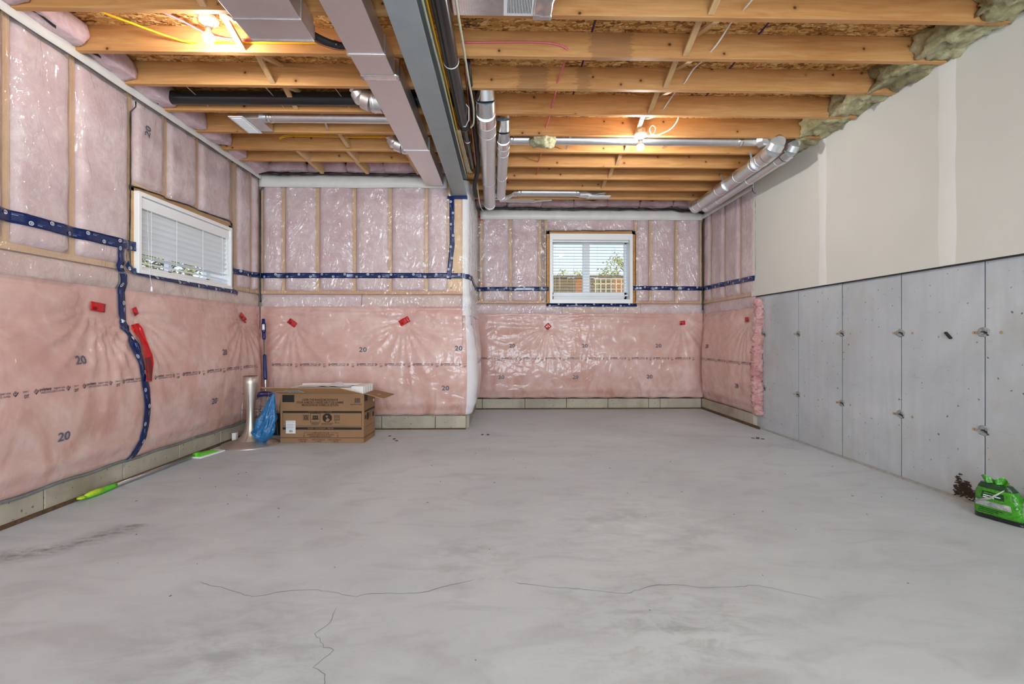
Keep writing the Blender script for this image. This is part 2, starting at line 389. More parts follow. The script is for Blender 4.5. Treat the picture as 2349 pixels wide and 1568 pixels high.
MUD    = plain('joint_compound', srgb(230,230,225), 0.6, spec=0.2, scale=5, var=0.02)
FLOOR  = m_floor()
WHITE  = plain('white_vinyl', srgb(247,247,247), 0.35, scale=3, var=0.01)
SLAT   = plain('white_blind_slat', srgb(244,244,244), 0.4, scale=3, var=0.01)
PORC   = plain('white_porcelain', srgb(240,240,238), 0.2, coat=0.5)
BLUE   = plain('blue_tape', srgb(10,36,88), 0.16, spec=0.6, bump=0.25, scale=14, var=0.15)
TWHITE = plain('tape_print_white', srgb(222,226,232), 0.3)
TLINE  = plain('tape_print_pale_blue', srgb(110,132,172), 0.3)
RED    = plain('red_tape', srgb(196,14,22), 0.16, spec=0.6, bump=0.25, scale=20, var=0.2)
DKRED  = plain('dark_red_tape', srgb(120,20,22), 0.2, bump=0.3, scale=20, var=0.3)
INK    = plain('dark_ink', srgb(58,50,58), 0.6)
INKB   = plain('grey_blue_ink', srgb(92,96,112), 0.6)
CABW   = plain('white_cable', srgb(232,226,214), 0.4)
CABC   = plain('cream_cable', srgb(214,206,180), 0.4)
CABY   = plain('yellow_cable', srgb(236,178,24), 0.4)
CABR   = plain('pink_red_cable', srgb(214,104,116), 0.4)
WATCHED= plain('dark_ties_and_gap_shade', srgb(44,40,36), 0.8)  # dark ties, joints and seams, and shade painted into gaps
GRIT   = plain('grey_grit', srgb(98,96,92), 0.9, var=0.3)
GLASS  = m_glass('window_glass')
CLEAR  = m_film('clear_acrylic', (0.9,0.92,0.92), 0.16, 0.6, 0.05)
# ---------------------------------------------------------------- lettering: flat text geometry, cached per string
_txt = {}
def text_geo(body, size, bold=0.0):
    k = (body, size, bold)
    if k not in _txt:
        cu = bpy.data.curves.new('lettering', 'FONT'); cu.body = body; cu.size = size; cu.resolution_u = 2; cu.offset = bold
        cu.align_x = 'CENTER'; cu.align_y = 'CENTER'
        ob = bpy.data.objects.new('lettering', cu); C.objects.link(ob)
        dg = bpy.context.evaluated_depsgraph_get(); dg.update()
        me = bpy.data.meshes.new_from_object(ob.evaluated_get(dg))
        _txt[k] = ([(v.co.x, v.co.y) for v in me.vertices], [tuple(p.vertices) for p in me.polygons])
        bpy.data.objects.remove(ob, do_unlink=True); bpy.data.curves.remove(cu); bpy.data.meshes.remove(me)
    return _txt[k]
def fit_text(body, width, size, bold=0.0):
    v, f = text_geo(body, size, bold); xs = [p[0] for p in v]; w = max(xs)-min(xs); c = (max(xs)+min(xs))/2
    return [((p[0]-c)*width/w, p[1]) for p in v], f
for a in (('polytarp', .022, .0006), ('super-six', .022, .0), ('20005-CAN/CGSB-51.34-M86', .016, .0), ('200917', .014, .0), ('DT', .026, .0006), ('20', .075, .0015)): text_geo(*a)

# ---------------------------------------------------------------- surface of the insulated walls
CEIL = 2.886; DECK = 3.05
PINS = {'L': [(2.05,1.25),(3.354,1.258),(3.67,1.251),(5.205,1.26)], 'A': [(-2.381,1.214),(-1.107,1.235)], 'K': [(0.06,1.27)], 'B': [(0.689,1.208),(2.677,1.26)], 'R': [(5.80,1.263)]}
STUDS = {'L': [0.5,1.1,1.52,1.93,2.35,2.762,3.178,3.665,5.00,5.10,5.40,5.58], 'A': [-2.74,-2.49,-2.10,-1.683,-1.274,-0.859,-0.60], 'K': [0.0,0.12,0.6,1.1,1.52],
         'B': [-0.36,-0.29,0.141,0.57,0.665,1.985,2.208,2.598,2.963], 'R': [5.58,5.98,6.40,6.82,7.06]}
ENDS = {'L': (None, 5.60), 'A': (-2.76, None), 'K': (None, 1.534), 'B': (-0.38, 3.0), 'R': (None, 7.10)}
WIN = {'L': (3.665, 5.0, 1.545, 2.19), 'B': (0.665, 1.985, 1.54, 2.60)}
CRIP = {'L': [3.665,4.04,4.461,5.00], 'B': [0.665,1.985]}
def base(seg, u):
    if seg == 'L': return Vector((-2.76,u,0)), Vector((1,0,0))
    if seg == 'A': return Vector((u,5.60,0)), Vector((0,-1,0))
    if seg == 'B': return Vector((u,7.10,0)), Vector((0,-1,0))
    if seg == 'R': return Vector((3.0,u,0)), Vector((-1,0,0))
    if u < 0.0942:
        a = -math.pi/2 + u/0.06; n = Vector((math.cos(a), math.sin(a), 0)); return Vector((-0.44,5.66,0))+n*0.06, n
    return Vector((-0.38,5.66+u-0.0942,0)), Vector((1,0,0))
def sstep(x): x = max(0, min(1, x)); return x*x*(3-2*x)
PROF = [(0.14,0.012),(0.19,0.05),(0.30,0.085),(0.55,0.105),(0.85,0.10),(1.05,0.078),(1.20,0.055),(1.30,0.05),(1.40,0.045)]
def prof(z):
    for i in range(len(PROF)-1):
        if z <= PROF[i+1][0]:
            a, b = PROF[i], PROF[i+1]; t = sstep((z-a[0])/(b[0]-a[0])); return a[1]+(b[1]-a[1])*t
    return PROF[-1][1]
def corner(seg, u, w=0.20):
    t = 1.0
    for e in ENDS[seg]:
        if e is not None: t = min(t, abs(u-e)/w)
    return sstep(t)
def low_off(seg, u, z):
    p, n = base(seg, u); q = Vector((p.x, p.y, z))
    o = prof(z)*(0.25+0.75*corner(seg, u)) + 0.012*fbm(q, 2, 1.7)*corner(seg, u) + 0.003*fbm(q, 2, 9)
    for (pu, pz) in PINS[seg]:
        du, dz = u-pu, z-pz; r = math.hypot(du, dz)
        if r < 1.1:
            th = math.atan2(dz, du)
            dn = 1.0 if dz < 0 else 0.55
            o -= 0.062*math.exp(-(r/0.16)**1.2)*(1 if seg != 'K' else 0.6)
            cr = math.sin(11*th + 3.0*noise.noise(Vector((pu*7+math.cos(th)*1.5, math.sin(th)*1.5, 2))))
            cr = 1-2*abs(cr)**0.6
            o += 0.020*dn*cr*min(1, r/0.07)*math.exp(-r/0.36)
    o += 0.006*math.sin(z*46+u*1.5+2*fbm((u*0.8,z*2,0),2))*math.exp(-((z-1.30)/0.09)**2)*corner(seg, u)
    o -= 0.022*math.exp(-((z-1.372-0.012*math.sin(u*5+noise.noise(Vector((u*3,1,0)))*3))/0.016)**2)
    return max(o, 0.008)
def up_off(seg, u, z):
    w = WIN.get(seg); st = STUDS[seg]
    if w and w[0]-0.001 < u < w[1]+0.001 and z > w[3]-0.05: st = CRIP[seg]
    p, n = base(seg, u); q = Vector((p.x, p.y, z))
    for a, b in zip(st[:-1], st[1:]):
        if a <= u <= b:
            if b-a < 0.14: return 0.003
            t = (u-a)/(b-a); e = min(u-a, b-u)
            return 0.003 + sstep((e-0.012)/0.06)*(0.020+0.012*fbm(q, 3, 4.0))
    return 0.003
def sheet_off(seg, u, z):
    p, n = base(seg, u); q = Vector((p.x, p.y, z))
    if z < 1.40: o = low_off(seg, u, z)
    elif z < 1.545: o = 0.03+0.012*fbm(q, 2, 5.0); o = low_off(seg,u,1.40)*(1-sstep((z-1.40)/0.05)) + o*sstep((z-1.40)/0.05)*(0.3+0.7*corner(seg,u)); o *= 1-0.8*sstep((z-1.515)/0.03)
    elif z < 1.585: o = 0.004
    else: o = up_off(seg, u, z)
    return o
def wrinkled(seg, u, z):
    p, n = base(seg, u); q = Vector((p.x+p.y*0.7, p.y*1.3, z))
    a = fbm((q.x*1.6+z*1.1, q.y*1.6, z*3.2), 2, 1.0); b = noise.noise(Vector((q.x*3.1-z*2.5, q.y*3.0, z*2.0)))
    return sheet_off(seg, u, z) + 0.007*max(0, 1-abs(a)*7)**2*max(0, b+0.25)*(1 if z > 1.42 else 0)
def on(seg, u, z, extra=0.0, f=None):
    p, n = base(seg, u); o = (f or sheet_off)(seg, u, z)+extra
    return Vector((p.x+n.x*o, p.y+n.y*o, z))
def skin(name, mat, parent, seg, u0, u1, z0, z1, f, extra=0.0, step=0.025, tuck=0.0, hole=None, smooth=True):
    nu = max(3, int(abs(u1-u0)/step)+1); nv = max(3, int((z1-z0)/step)+1); m = MB(); vs = []; keep = []
    for j in range(nv):
        z = z0+(z1-z0)*j/(nv-1)
        for i in range(nu):
            u = u0+(u1-u0)*i/(nu-1); e = extra
            if tuck and (i in (0, nu-1) or j in (0, nv-1)): e -= tuck
            vs.append(on(seg, u, z, e, f))
    fs = []
    for j in range(nv-1):
        zc = z0+(z1-z0)*(j+0.5)/(nv-1)
        for i in range(nu-1):
            uc = u0+(u1-u0)*(i+0.5)/(nu-1)
            if hole and hole[0] < uc < hole[1] and hole[2] < zc < hole[3]: continue
            fs.append((j*nu+i, j*nu+i+1, (j+1)*nu+i+1, (j+1)*nu+i))
    m.add(vs, fs); return m.build(name, mat, parent, smooth)

# ---------------------------------------------------------------- the shell
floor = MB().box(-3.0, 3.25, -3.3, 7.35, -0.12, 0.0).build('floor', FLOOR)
tag(floor, 'pale grey poured concrete floor with hairline cracks and dusty smears', 'floor', kind='structure')
ceiling = MB().box(-3.0, 3.25, -3.3, 7.35, DECK, DECK+0.03).build('ceiling', OSB)
tag(ceiling, 'open wood joist ceiling under strand board subfloor', 'ceiling', kind='structure')

def wall(name, boxes, mat, label):
    m = MB()
    for b in boxes: m.box(*b)
    return tag(m.build(name, mat), label, 'wall', kind='structure')
BACKING = plain('wall_backing', srgb(150,120,110), 0.9)
wl = wall('wall_left', [(-3.0,-2.80,-3.3,3.70,0,DECK),(-3.0,-2.80,4.97,5.85,0,DECK),(-3.0,-2.80,3.70,4.97,0,1.545),(-3.0,-2.80,3.70,4.97,2.14,DECK)], BACKING,
          'left wall of pink insulation behind clear plastic sheeting with a window')
wa = wall('wall_back_left', [(-3.0,-0.42,5.64,5.85,0,DECK)], BACKING, 'short back wall of pink insulation behind the cardboard box')
wk = wall('wall_return', [(-0.63,-0.42,5.85,7.35,0,DECK)], BACKING, 'narrow return wall bulging with white plastic beside the alcove')
wb = wall('wall_back_right', [(-0.63,0.735,7.14,7.35,0,DECK),(1.915,3.25,7.14,7.35,0,DECK),(0.735,1.915,7.14,7.35,0,1.56),(0.735,1.915,7.14,7.35,2.55,DECK)], BACKING,
          'alcove back wall of pink insulation with the bright slatted window')
wr = wall('wall_right', [(3.03,3.25,-3.3,7.35,0,DECK)], BACKING, 'right wall, grey concrete below white drywall')
wz = wall('wall_rear', [(-3.0,-1.15,-3.3,-3.1,0,DECK),(2.35,3.25,-3.3,-3.1,0,DECK),(-1.15,2.35,-3.3,-3.1,2.35,DECK)], DRYW, 'rear wall behind the photographer with a wide opening added for the fill lamp')  # unseen wall; its opening is added to let the fill lamp in

# ---------------------------------------------------------------- insulated walls: studs, batts, blanket, plastic sheet
OWN = {'L': wl, 'A': wa, 'K': wk, 'B': wb, 'R': wr}
def stud_box(seg, u, z0, z1, w=0.038):
    p, n = base(seg, u); m = MB()
    if seg in 'LR': m.box(min(p.x,p.x-n.x*0.04), max(p.x,p.x-n.x*0.04), u-w/2, u+w/2, z0, z1)
    else: m.box(u-w/2, u+w/2, 5.60 if seg == 'A' else 7.10, 5.64 if seg == 'A' else 7.14, z0, z1)
    return m
for seg in 'LABR':
    par = OWN[seg]; w = WIN.get(seg)
    for u in STUDS[seg]:
        if seg == 'L' and u < 1.9: continue
        stud_box(seg, u, 1.583, 2.86).build('stud', WOOD_Z, par)
    if w:
        for u in CRIP[seg][1:-1]: stud_box(seg, u, w[3], 2.86).build('stud', WOOD_Z, par)
    st = STUDS[seg]
    for a, b in zip(st[:-1], st[1:]):
        if b-a < 0.14 or (seg == 'L' and b < 1.9): continue
        if w and a >= w[0]-0.01 and b <= w[1]+0.01: continue
        skin('insulation_batt', BATT, par, seg, a+0.014, b-0.014, 1.585, 2.84, up_off, 0.0, 0.03, 0.03)
    if w:
        cr = CRIP[seg]
        for a, b in zip(cr[:-1], cr[1:]): skin('insulation_batt', BATT, par, seg, a+0.014, b-0.014, w[3]+0.03, 2.84, up_off, 0.0, 0.03, 0.03)
# wood around the two windows and the sill plates on the concrete
MB().box(-2.80,-2.757,3.655,3.70,1.53,2.185).box(-2.80,-2.757,4.97,5.02,1.53,2.185).box(-2.80,-2.757,3.655,5.02,2.15,2.215).build('window_buck', WOOD_Y, wl)
MB().box(0.665,0.715,7.097,7.14,1.53,2.62).box(1.935,1.985,7.097,7.14,1.53,2.62).box(0.665,1.985,7.097,7.14,2.565,2.62).build('window_buck', WOOD, wb)
MB().box(-2.80,-2.758,0.5,5.62,1.545,1.583).build('sill_plate', WOOD_Y, wl)
MB().box(-2.78,-0.42,5.598,5.64,1.545,1.583).build('sill_plate', WOOD, wa)
MB().box(-0.40,3.02,7.098,7.14,1.545,1.583).build('sill_plate', WOOD, wb)
MB().box(2.998,3.03,5.56,7.12,1.545,1.583).build('sill_plate', WOOD_Y, wr)
MB().box(-0.60,-0.425,5.5985,5.66,1.56,2.674).build('post', POST, wa)

RNG = {'L': (1.2,5.585), 'A': (-2.745,-0.44), 'K': (0.0,1.52), 'B': (-0.365,2.985), 'R': (5.50,7.085)}
TOPZ = {'L': 2.85, 'A': 2.80, 'K': 2.86, 'B': 2.80, 'R': 2.82}
for seg in 'LAKBR':
    a, b = RNG[seg]; par = OWN[seg]
    skin('insulation_blanket', BLANKET, par, seg, a, b, 0.155, 1.40, low_off, 0.0, 0.02)
    # pale batts laid on the ledge below the plate
    cuts = {'L': [1.2,2.6,3.55,4.6,5.585], 'A': [-2.745,-1.60,-0.44], 'K': [0.0,1.52], 'B': [-0.365,0.9,2.06,2.985], 'R': [5.60,7.085]}[seg]
    for i, (p, q) in enumerate(zip(cuts[:-1], cuts[1:])):
        skin('ledge_batt', BATTY if (i % 2 or seg == 'L') else BATT, par, seg, p+0.003, q-0.003, 1.375, 1.54, sheet_off, -0.004, 0.025, 0.02)
    if seg == 'K': skin('plastic_sheet', MILKY, par, seg, a, b, 1.30, 2.86, sheet_off, 0.012, 0.03)
    else: skin('plastic_sheet', POLY, par, seg, 5.60 if seg == 'R' else a, b, 1.40, TOPZ[seg], wrinkled, 0.006, 0.016, hole=WIN.get(seg))
    # the grey folded hem along the bottom of the blanket
    if seg in 'LAB':
        m = MB(); pts = [on(seg, a+(b-a)*i/90, 0.152+0.006*math.sin(i*0.7), 0.012, low_off) for i in range(91)]
        m.tube(pts, 0.011, 6); m.build('hem', HEM if seg != 'B' else BEAD, par, True)
skin('milky_facing', plain('white_poly_facing', srgb(236,230,234), 0.25, coat=0.5, bump=0.2, scale=7, var=0.03), wk, 'K', 0.02, 1.52, 0.165, 1.40, low_off, 0.004, 0.02)
# torn pink fibre along the free edge of the blanket on the right wall
m = MB()
for i in range(26):
    z = 0.2+i*0.05
    lumpy(m, 2.905-0.02*math.sin(z*3), 3.0, 5.455+0.03*noise.noise(Vector((0,0,z*4))), 5.53, z-0.04, z+0.04, 0.035, 24, 4, i*0.7, 0.4)
m.build('torn_edge', EDGE, wr, True)

# white strips of house wrap along the top of the walls
def strip(seg, u0, u1, z0, z1, par, seed, top=0.0):
    n = 60; m = MB(); vs = []
    for i in range(n+1):
        u = u0+(u1-u0)*i/n
        lo = z0+0.012*noise.noise(Vector((u*1.5,seed,0))); hi = z1+0.008*noise.noise(Vector((u*2.2,seed,4)))
        for k, z in enumerate((lo, (lo+hi)/2, hi)):
            p, nn = base(seg, u); o = 0.047+0.008*noise.noise(Vector((u*2,z*6,seed)))-0.006*k
            vs.append((p.x+nn.x*o, p.y+nn.y*o, z))
    m.add(vs, [(i*3+k, (i+1)*3+k, (i+1)*3+k+1, i*3+k+1) for i in range(n) for k in range(2)])
    o = m.build('header_wrap', WRAP, par, True); s = o.modifiers.new('thick', 'SOLIDIFY'); s.thickness = 0.003
strip('L', 1.2, 5.59, 2.835, 2.925, wl, 1); strip('A', -2.745, -0.62, 2.755, 2.895, wa, 2)
strip('B', -0.30, 2.985, 2.765, 2.915, wb, 3); strip('R', 5.60, 7.08, 2.78, 2.87, wr, 4)
def bead(seg, pts, par, r=0.007, wob=0.006, extra=0.03, closed=False):
    out = []; 
    for (a, b) in zip(pts[:-1], pts[1:]):
        k = max(2, int(math.dist(a, b)/0.035))
        for i in range(k):
            t = i/k; u = a[0]+(b[0]-a[0])*t; z = a[1]+(b[1]-a[1])*t
            out.append(on(seg, u+wob*noise.noise(Vector((u*9,z*9,1))), z+wob*1.6*noise.noise(Vector((u*6,z*6,5))), extra+0.02 if z > 2.75 else 0.012))
    out.append(on(seg, *pts[-1], extra if pts[-1][1] > 2.75 else 0.012))
    rr = [r*(0.65+0.7*abs(noise.noise(p*13))) for p in out]
    MB().tube(out, rr, 6).build('sealant_bead', BEAD, par, True)
bead('L', [(1.3,2.922),(5.585,2.920)], wl, 0.015, 0.006, 0.045); bead('A', [(-2.74,2.892),(-1.5,2.890),(-1.2,2.876),(-0.75,2.890)], wa, 0.021, 0.006, 0.065)
bead('B', [(-0.3,2.908),(0.6,2.902),(2.5,2.910),(2.98,2.862)], wb, 0.021, 0.006, 0.065); bead('L', [(5.588,2.80),(5.588,1.45)], wl, 0.010, 0.002)
bead('B', [(2.975,2.80),(2.978,1.45)], wb, 0.011, 0.002); bead('R', [(5.60,2.80),(5.60,1.75)], wr, 0.006, 0.002)
bead('L', [(3.652,2.80),(3.652,2.17),(3.64,1.70),(3.655,1.56)], wl, 0.006, 0.003); bead('L', [(3.652,2.175),(4.3,2.20),(5.0,2.215),(5.015,1.56)], wl, 0.008, 0.004)
bead('B', [(0.668,1.56),(0.665,2.58),(0.70,2.605),(1.94,2.61),(1.985,2.57),(1.985,1.57)], wb, 0.0055, 0.004)
bead('A', [(-2.735,0.9),(-2.735,0.2)], wa, 0.006, 0.002)

# exposed foundation under the blanket: one block per form panel
def curb(seg, cuts, front, back, par):
    for a, b in zip(cuts[:-1], cuts[1:]):
        m = MB()
        if seg == 'L': m.box(back, front, a+0.003, b-0.003, 0.0, 0.150)
        else: m.box(a+0.003, b-0.003, front, back, 0.0, 0.150)
        o = m.build('curb_block', CURB, par)
        b_ = o.modifiers.new('bevel', 'BEVEL'); b_.width = 0.004; b_.segments = 1
curb('L', [1.142,1.75,2.358,2.966,3.574,4.182,4.79,5.545], -2.738, -2.80, wl)
curb('A', [-2.738,-2.58,-1.97,-1.36,-0.75,-0.40], 5.545, 5.64, wa)
MB().box(-0.42,-0.37,5.66,7.06,0,0.15).build('curb_block', CURB, wk)
curb('B', [-0.37,-0.27,0.35,0.96,1.57,2.17,2.34,2.95], 7.055, 7.14, wb)
MB().box(2.955,3.03,5.60,7.055,0,0.15).build('curb_block', CURB, wr)
MB().box(-2.738,-2.722,1.2,5.54,0,0.022).build('dirt_line', DIRT, wl); MB().box(-2.72,-0.40,5.530,5.545,0,0.014).build('dirt_line', DIRT, wa)
MB().box(-0.36,2.95,7.042,7.055,0,0.016).build('dirt_line', DIRT, wb); MB().box(2.94,2.955,5.45,7.04,0,0.03).build('dirt_line', DIRT, wr)

# rim insulation between the joist ends
JY = [2.766+0.4075*k for k in range(-3, 10)]      # centre lines of the joists
JYL = [y for y in JY if y < 5.0] + [5.10]
ys = JYL
for a, b in zip(ys[:-1], ys[1:]):
    m = MB(); lumpy(m, -2.80, -2.62+0.03*random.random(), a+0.02, b-0.02, 2.90, DECK-0.005, 0.03, 5, 8, a*3, 0.35)
    m.build('rim_batt', RIM, wl, True)
    # plastic drawn up over the puffed rim insulation
m = MB(); lumpy(m, -2.80,-2.62,5.125,5.60,2.90,DECK-0.005,0.03,5,8,1.3,0.3); m.build('rim_batt', RIM, wl, True)
for i in range(5):
    a = -2.62+i*0.43; m = MB(); lumpy(m, a, a+0.425, 5.52, 5.64, 2.935, DECK-0.005, 0.03, 5, 8, i*2.1, 0.3); m.build('rim_batt', RIM, wa, True)
for i in range(7):
    a = -0.38+i*0.483; m = MB(); lumpy(m, a, a+0.48, 6.98, 7.14, 2.955, DECK-0.005, 0.03, 5, 8, i*1.3+9, 0.3); m.build('rim_batt', RIM, wb, True)

# ---------------------------------------------------------------- ceiling joists, bridging and blocking
for y in JYL:
    MB().box(-2.78, -0.50, y-0.019, y+0.019, CEIL, DECK).build('joist', WOOD, ceiling, bevel=0.002)
for y in JY:
    x0 = -0.495 if y < 5.5 else -0.40
    MB().box(x0, 2.972, y-0.019+0.001, y+0.019+0.001, CEIL, DECK).build('joist', WOOD, ceiling, bevel=0.002)
def bridging(x, ya, yb, lo_first=True, dx=0.05):
    for k, (za, zb) in enumerate(((CEIL+0.02, DECK-0.02), (DECK-0.02, CEIL+0.02))):
        if not lo_first: za, zb = zb, za
        xx = x+(dx if k else 0)
        MB().bar((xx, ya+0.02, za), (xx, yb-0.02, zb), 0.018, 0.038, (1,0,0)).build('bridging', WOOD_Y, ceiling)
full = JY
for a, b in zip(full[:-1], full[1:]):
    bridging(1.215+0.02*(a-3), a, b, False, 0.06)
for a, b in zip(JYL[:-1], JYL[1:]):
    if a < 3.9 and a > 1: bridging(-1.66, a, b, False, 0.06)
for x in (-2.05,-1.55,-0.98):
    for a, b in ((4.80,5.10),(5.12,5.45)):
        MB().bar((x+0.02, a, CEIL+0.06), (x+0.06, b, CEIL+0.03), 0.036, 0.085).build('blocking', WOOD_Y, ceiling)
MB().bar((-1.52,4.44,DECK-0.05),(-1.48,4.74,CEIL+0.03),0.036,0.05).build('blocking', WOOD_Y, ceiling)
# mineral wool stuffed between the joist ends over the right wall
for i, (a, b) in enumerate(zip(JY[:-1], JY[1:])):
    if b > 5.3: continue
    m = MB(); lumpy(m, 2.73+0.04*random.random(), 3.03, a+0.022, b-0.018, 2.895, DECK-0.004, 0.06, 13, 14, i*5.1, 0.10)
    m.build('mineral_wool_batt', WOOL, wr, True)

# purple chalk lines and mill stamps on the subfloor
CHALK = plain('purple_chalk', srgb(60,40,78), 0.9, var=0.3)
for x in (0.595, 1.70): MB().box(x-0.007, x+0.007, 1.6, 6.8, DECK-0.0012, DECK).build('chalk_line', CHALK, ceiling)
for (x, y, body, w, rot) in ((-0.215,3.05,'CSA O325',0.15,1.57),(-0.165,3.05,'III CS',0.13,1.57),(2.05,3.02,'2R 2030',0.17,0.0),(-2.22,2.90,'PIN',0.10,0.6)):
    v, f = fit_text(body, w, .05, .0008); m = MB(); ca, sa = math.cos(rot), math.sin(rot)
    m.add([(x+a*ca-b*sa, y-(a*sa+b*ca), DECK-0.0014) for a, b in v], f); m.build('mill_stamp', INK, ceiling)

# ---------------------------------------------------------------- right wall: concrete panels, ties, drywall
pan = [2.933+0.6265*k for k in range(-7, 5)]
for a, b in zip(pan[:-1], pan[1:]):
    MB().box(3.0, 3.03, a+0.006, b-0.006, 0.0, 1.525).build('concrete_panel', CONC, wr)
MB().box(3.0, 3.03, pan[-1]+0.006, 6.1, 0.0, 1.525).build('concrete_panel', CONC, wr)
MB().box(3.018, 3.03, -3.1, 5.6, 0.0, 1.524).build('joint_backing', WATCHED, wr)
MB().box(2.975, 3.0, 2.0, 5.45, 0.0, 0.012).build('floor_edge_mortar', plain('grey_mortar', srgb(168,168,164), 0.9, bump=0.4, scale=30, var=0.15), wr)
TIE = plain('form_tie_patch', srgb(150,152,150), 0.9, bump=0.6, scale=60, var=0.25)
RUST = plain('rust_spot', srgb(176,152,118), 0.9, var=0.2)
for y in pan:
    if y < 1.8: continue
    for z in (1.085, 0.474):
        m = MB(); n = 14; vs = []
        for rr, xx in ((0.032, 2.9995), (0.026, 2.994), (0.012, 2.995), (0.008, 3.006)):
            for k in range(n):
                a = 2*math.pi*k/n; q = rr*(1+0.25*noise.noise(Vector((a*2, y*3, z))))
                vs.append((xx, y+0.006+q*1.25*math.cos(a), z+q*math.sin(a)))
        m.add(vs, [(i*n+k, i*n+(k+1)%n, (i+1)*n+(k+1)%n, (i+1)*n+k) for i in range(3) for k in range(n)]+[tuple(3*n+k for k in range(n))])
        m.mi = 1; m.bar((2.993, y-0.022, z-0.004), (2.9925, y+0.010, z+0.003), 0.010, 0.006); m.bar((2.994,y-0.03,z-0.022),(2.993,y-0.004,z+0.001),0.004,0.004)
        m.build('form_tie', [TIE, WATCHED], wr)
        for dy in (-0.10, 0.07, 0.055):
            if random.random() < 0.7:
                m = MB(); c = y+dy; m.add([(2.9985, c+0.010*math.cos(t*0.63), z-0.003+0.010*math.sin(t*0.63)) for t in range(10)], [tuple(range(10))])
                m.build('nail_spot', RUST, wr)
MB().bar((2.993,3.15,1.045),(2.994,3.19,1.085),0.018,0.012).build('broken_tie', WATCHED, wr)
# honeycombed patch of loose stones low on the concrete
m = MB(); rg = random.Random(3)
for i in range(240):
    a = rg.gauss(0, 1); b = rg.gauss(0, 1); y = 3.05+a*0.04; z = 0.055+b*0.024+max(0,0.02-abs(a)*0.02)
    if i > 224: y = 3.085+rg.random()*0.035; z = 0.09+rg.random()*0.09
    z = max(0.008, z); s = 0.004+rg.random()*0.007
    m.bar((2.997, y-s, z+rg.uniform(-.008,.008)), (2.996, y+s, z+rg.uniform(-.008,.008)), 0.005, 0.005)
o = m.build('honeycomb_stones', plain('dark_brown_stones', srgb(60,46,34), 0.9, var=0.5, scale=120), wr); o['kind'] = 'stuff'
dw = MB().box(2.980, 3.03, -3.1, 5.69, 1.532, 2.912).build('drywall_board', DRYW, wr)
MB().box(2.984, 3.03, -3.1, 5.60, 1.522, 1.534).build('painted_shadow_strip', WATCHED, wr)  # dark strip painted in for the shade under the drywall edge
for y, w in ((4.417,0.10),(3.165,0.13),(1.95,0.12)):
    m = MB(); n = 30; vs = []
    for j in range(n+1):
        z = 1.534+(2.91-1.534)*j/n; ww = w/2*(1+0.2*noise.noise(Vector((y, z*3, 0))))
        for k, (d, x) in enumerate(((-1, 2.9798), (-0.5, 2.9778), (0.5, 2.9778), (1, 2.9798))): vs.append((x, y+d*ww, z))
    m.add(vs, [(j*4+k, j*4+k+1, (j+1)*4+k+1, (j+1)*4+k) for j in range(n) for k in range(3)]); m.build('taped_seam', MUD, wr, True)

# ---------------------------------------------------------------- floor cracks and grit
CRK = plain('crack_shadow', srgb(92,92,94), 0.9)
def crack(pts, w):
    out = []
    for a, b in zip(pts[:-1], pts[1:]):
        k = max(2, int(math.dist(a, b)/0.02))
        for i in range(k):
            t = i/k; out.append((a[0]+(b[0]-a[0])*t+0.006*noise.noise(Vector((a[0]+t*3,b[1]*9,i))), a[1]+(b[1]-a[1])*t+0.012*noise.noise(Vector((b[0]*7,t*4+a[1],i*0.8)))))
    out.append(pts[-1]); m = MB(); vs = []
    for i, p in enumerate(out):
        q = out[min(i+1, len(out)-1)]; r = out[max(i-1, 0)]; d = Vector((q[0]-r[0], q[1]-r[1], 0)).normalized(); nrm = Vector((-d.y, d.x, 0))
        ww = w*(0.35+0.9*abs(noise.noise(Vector((p[0]*5, p[1]*5, 3)))))
        if i in (0, len(out)-1): ww = 0.0002
        vs += [(p[0]+nrm.x*ww, p[1]+nrm.y*ww, 0.0006), (p[0]-nrm.x*ww, p[1]-nrm.y*ww, 0.0006)]
    m.add(vs, [(2*i, 2*i+2, 2*i+3, 2*i+1) for i in range(len(out)-1)]); m.build('floor_crack', CRK, floor)
crack([(-1.292,2.112),(-1.07,2.019),(-1.006,1.987),(-.887,2.035),(-.763,2.039),(-.585,1.977),(-.554,2.003),(-.339,2.002),(-.112,2.111)], 0.0016)
crack([(.058,2.081),(.205,2.041),(.366,2.013),(.503,1.976),(.65,2.042),(.745,2.047),(.863,2.016),(1.095,2.032),(1.297,1.915)], 0.0016)
crack([(-.642,1.906),(-.631,1.80),(-.66,1.74),(-.60,1.66),(-.563,1.646),(-.60,1.56),(-.548,1.529),(-.527,1.44)], 0.0015)
m = MB(); rg = random.Random(11)
for i in range(75):
    x = rg.uniform(-2.4, 2.8); y = rg.uniform(1.35, 5.2); s = rg.uniform(0.0015, 0.005)*(1 if y < 3 else 1.5); a = rg.uniform(0, 6.28)
    if -2.8 < x < -1.3 and y > 4.4: continue
    m.bar((x-s*math.cos(a), y-s*math.sin(a), 0.001), (x+s*math.cos(a), y+s*math.sin(a), 0.001), s*0.7, 0.002)
for (x, y) in ((2.657,4.95),(2.70,4.93),(2.62,4.97),(2.68,4.99),(-1.056,4.93),(-1.181,5.17),(-1.10,5.02),(-0.2,5.216),(-0.14,5.22)):
    for k in range(3):
        a = rg.uniform(0, 6.28); m.bar((x-.016*math.cos(a), y-.016*math.sin(a), 0.003), (x+.016*math.cos(a), y+.016*math.sin(a), 0.003), 0.012, 0.005)
tag(m.build('floor_grit', GRIT), 'scattered dark specks of construction grit over the concrete floor', 'grit', kind='stuff')
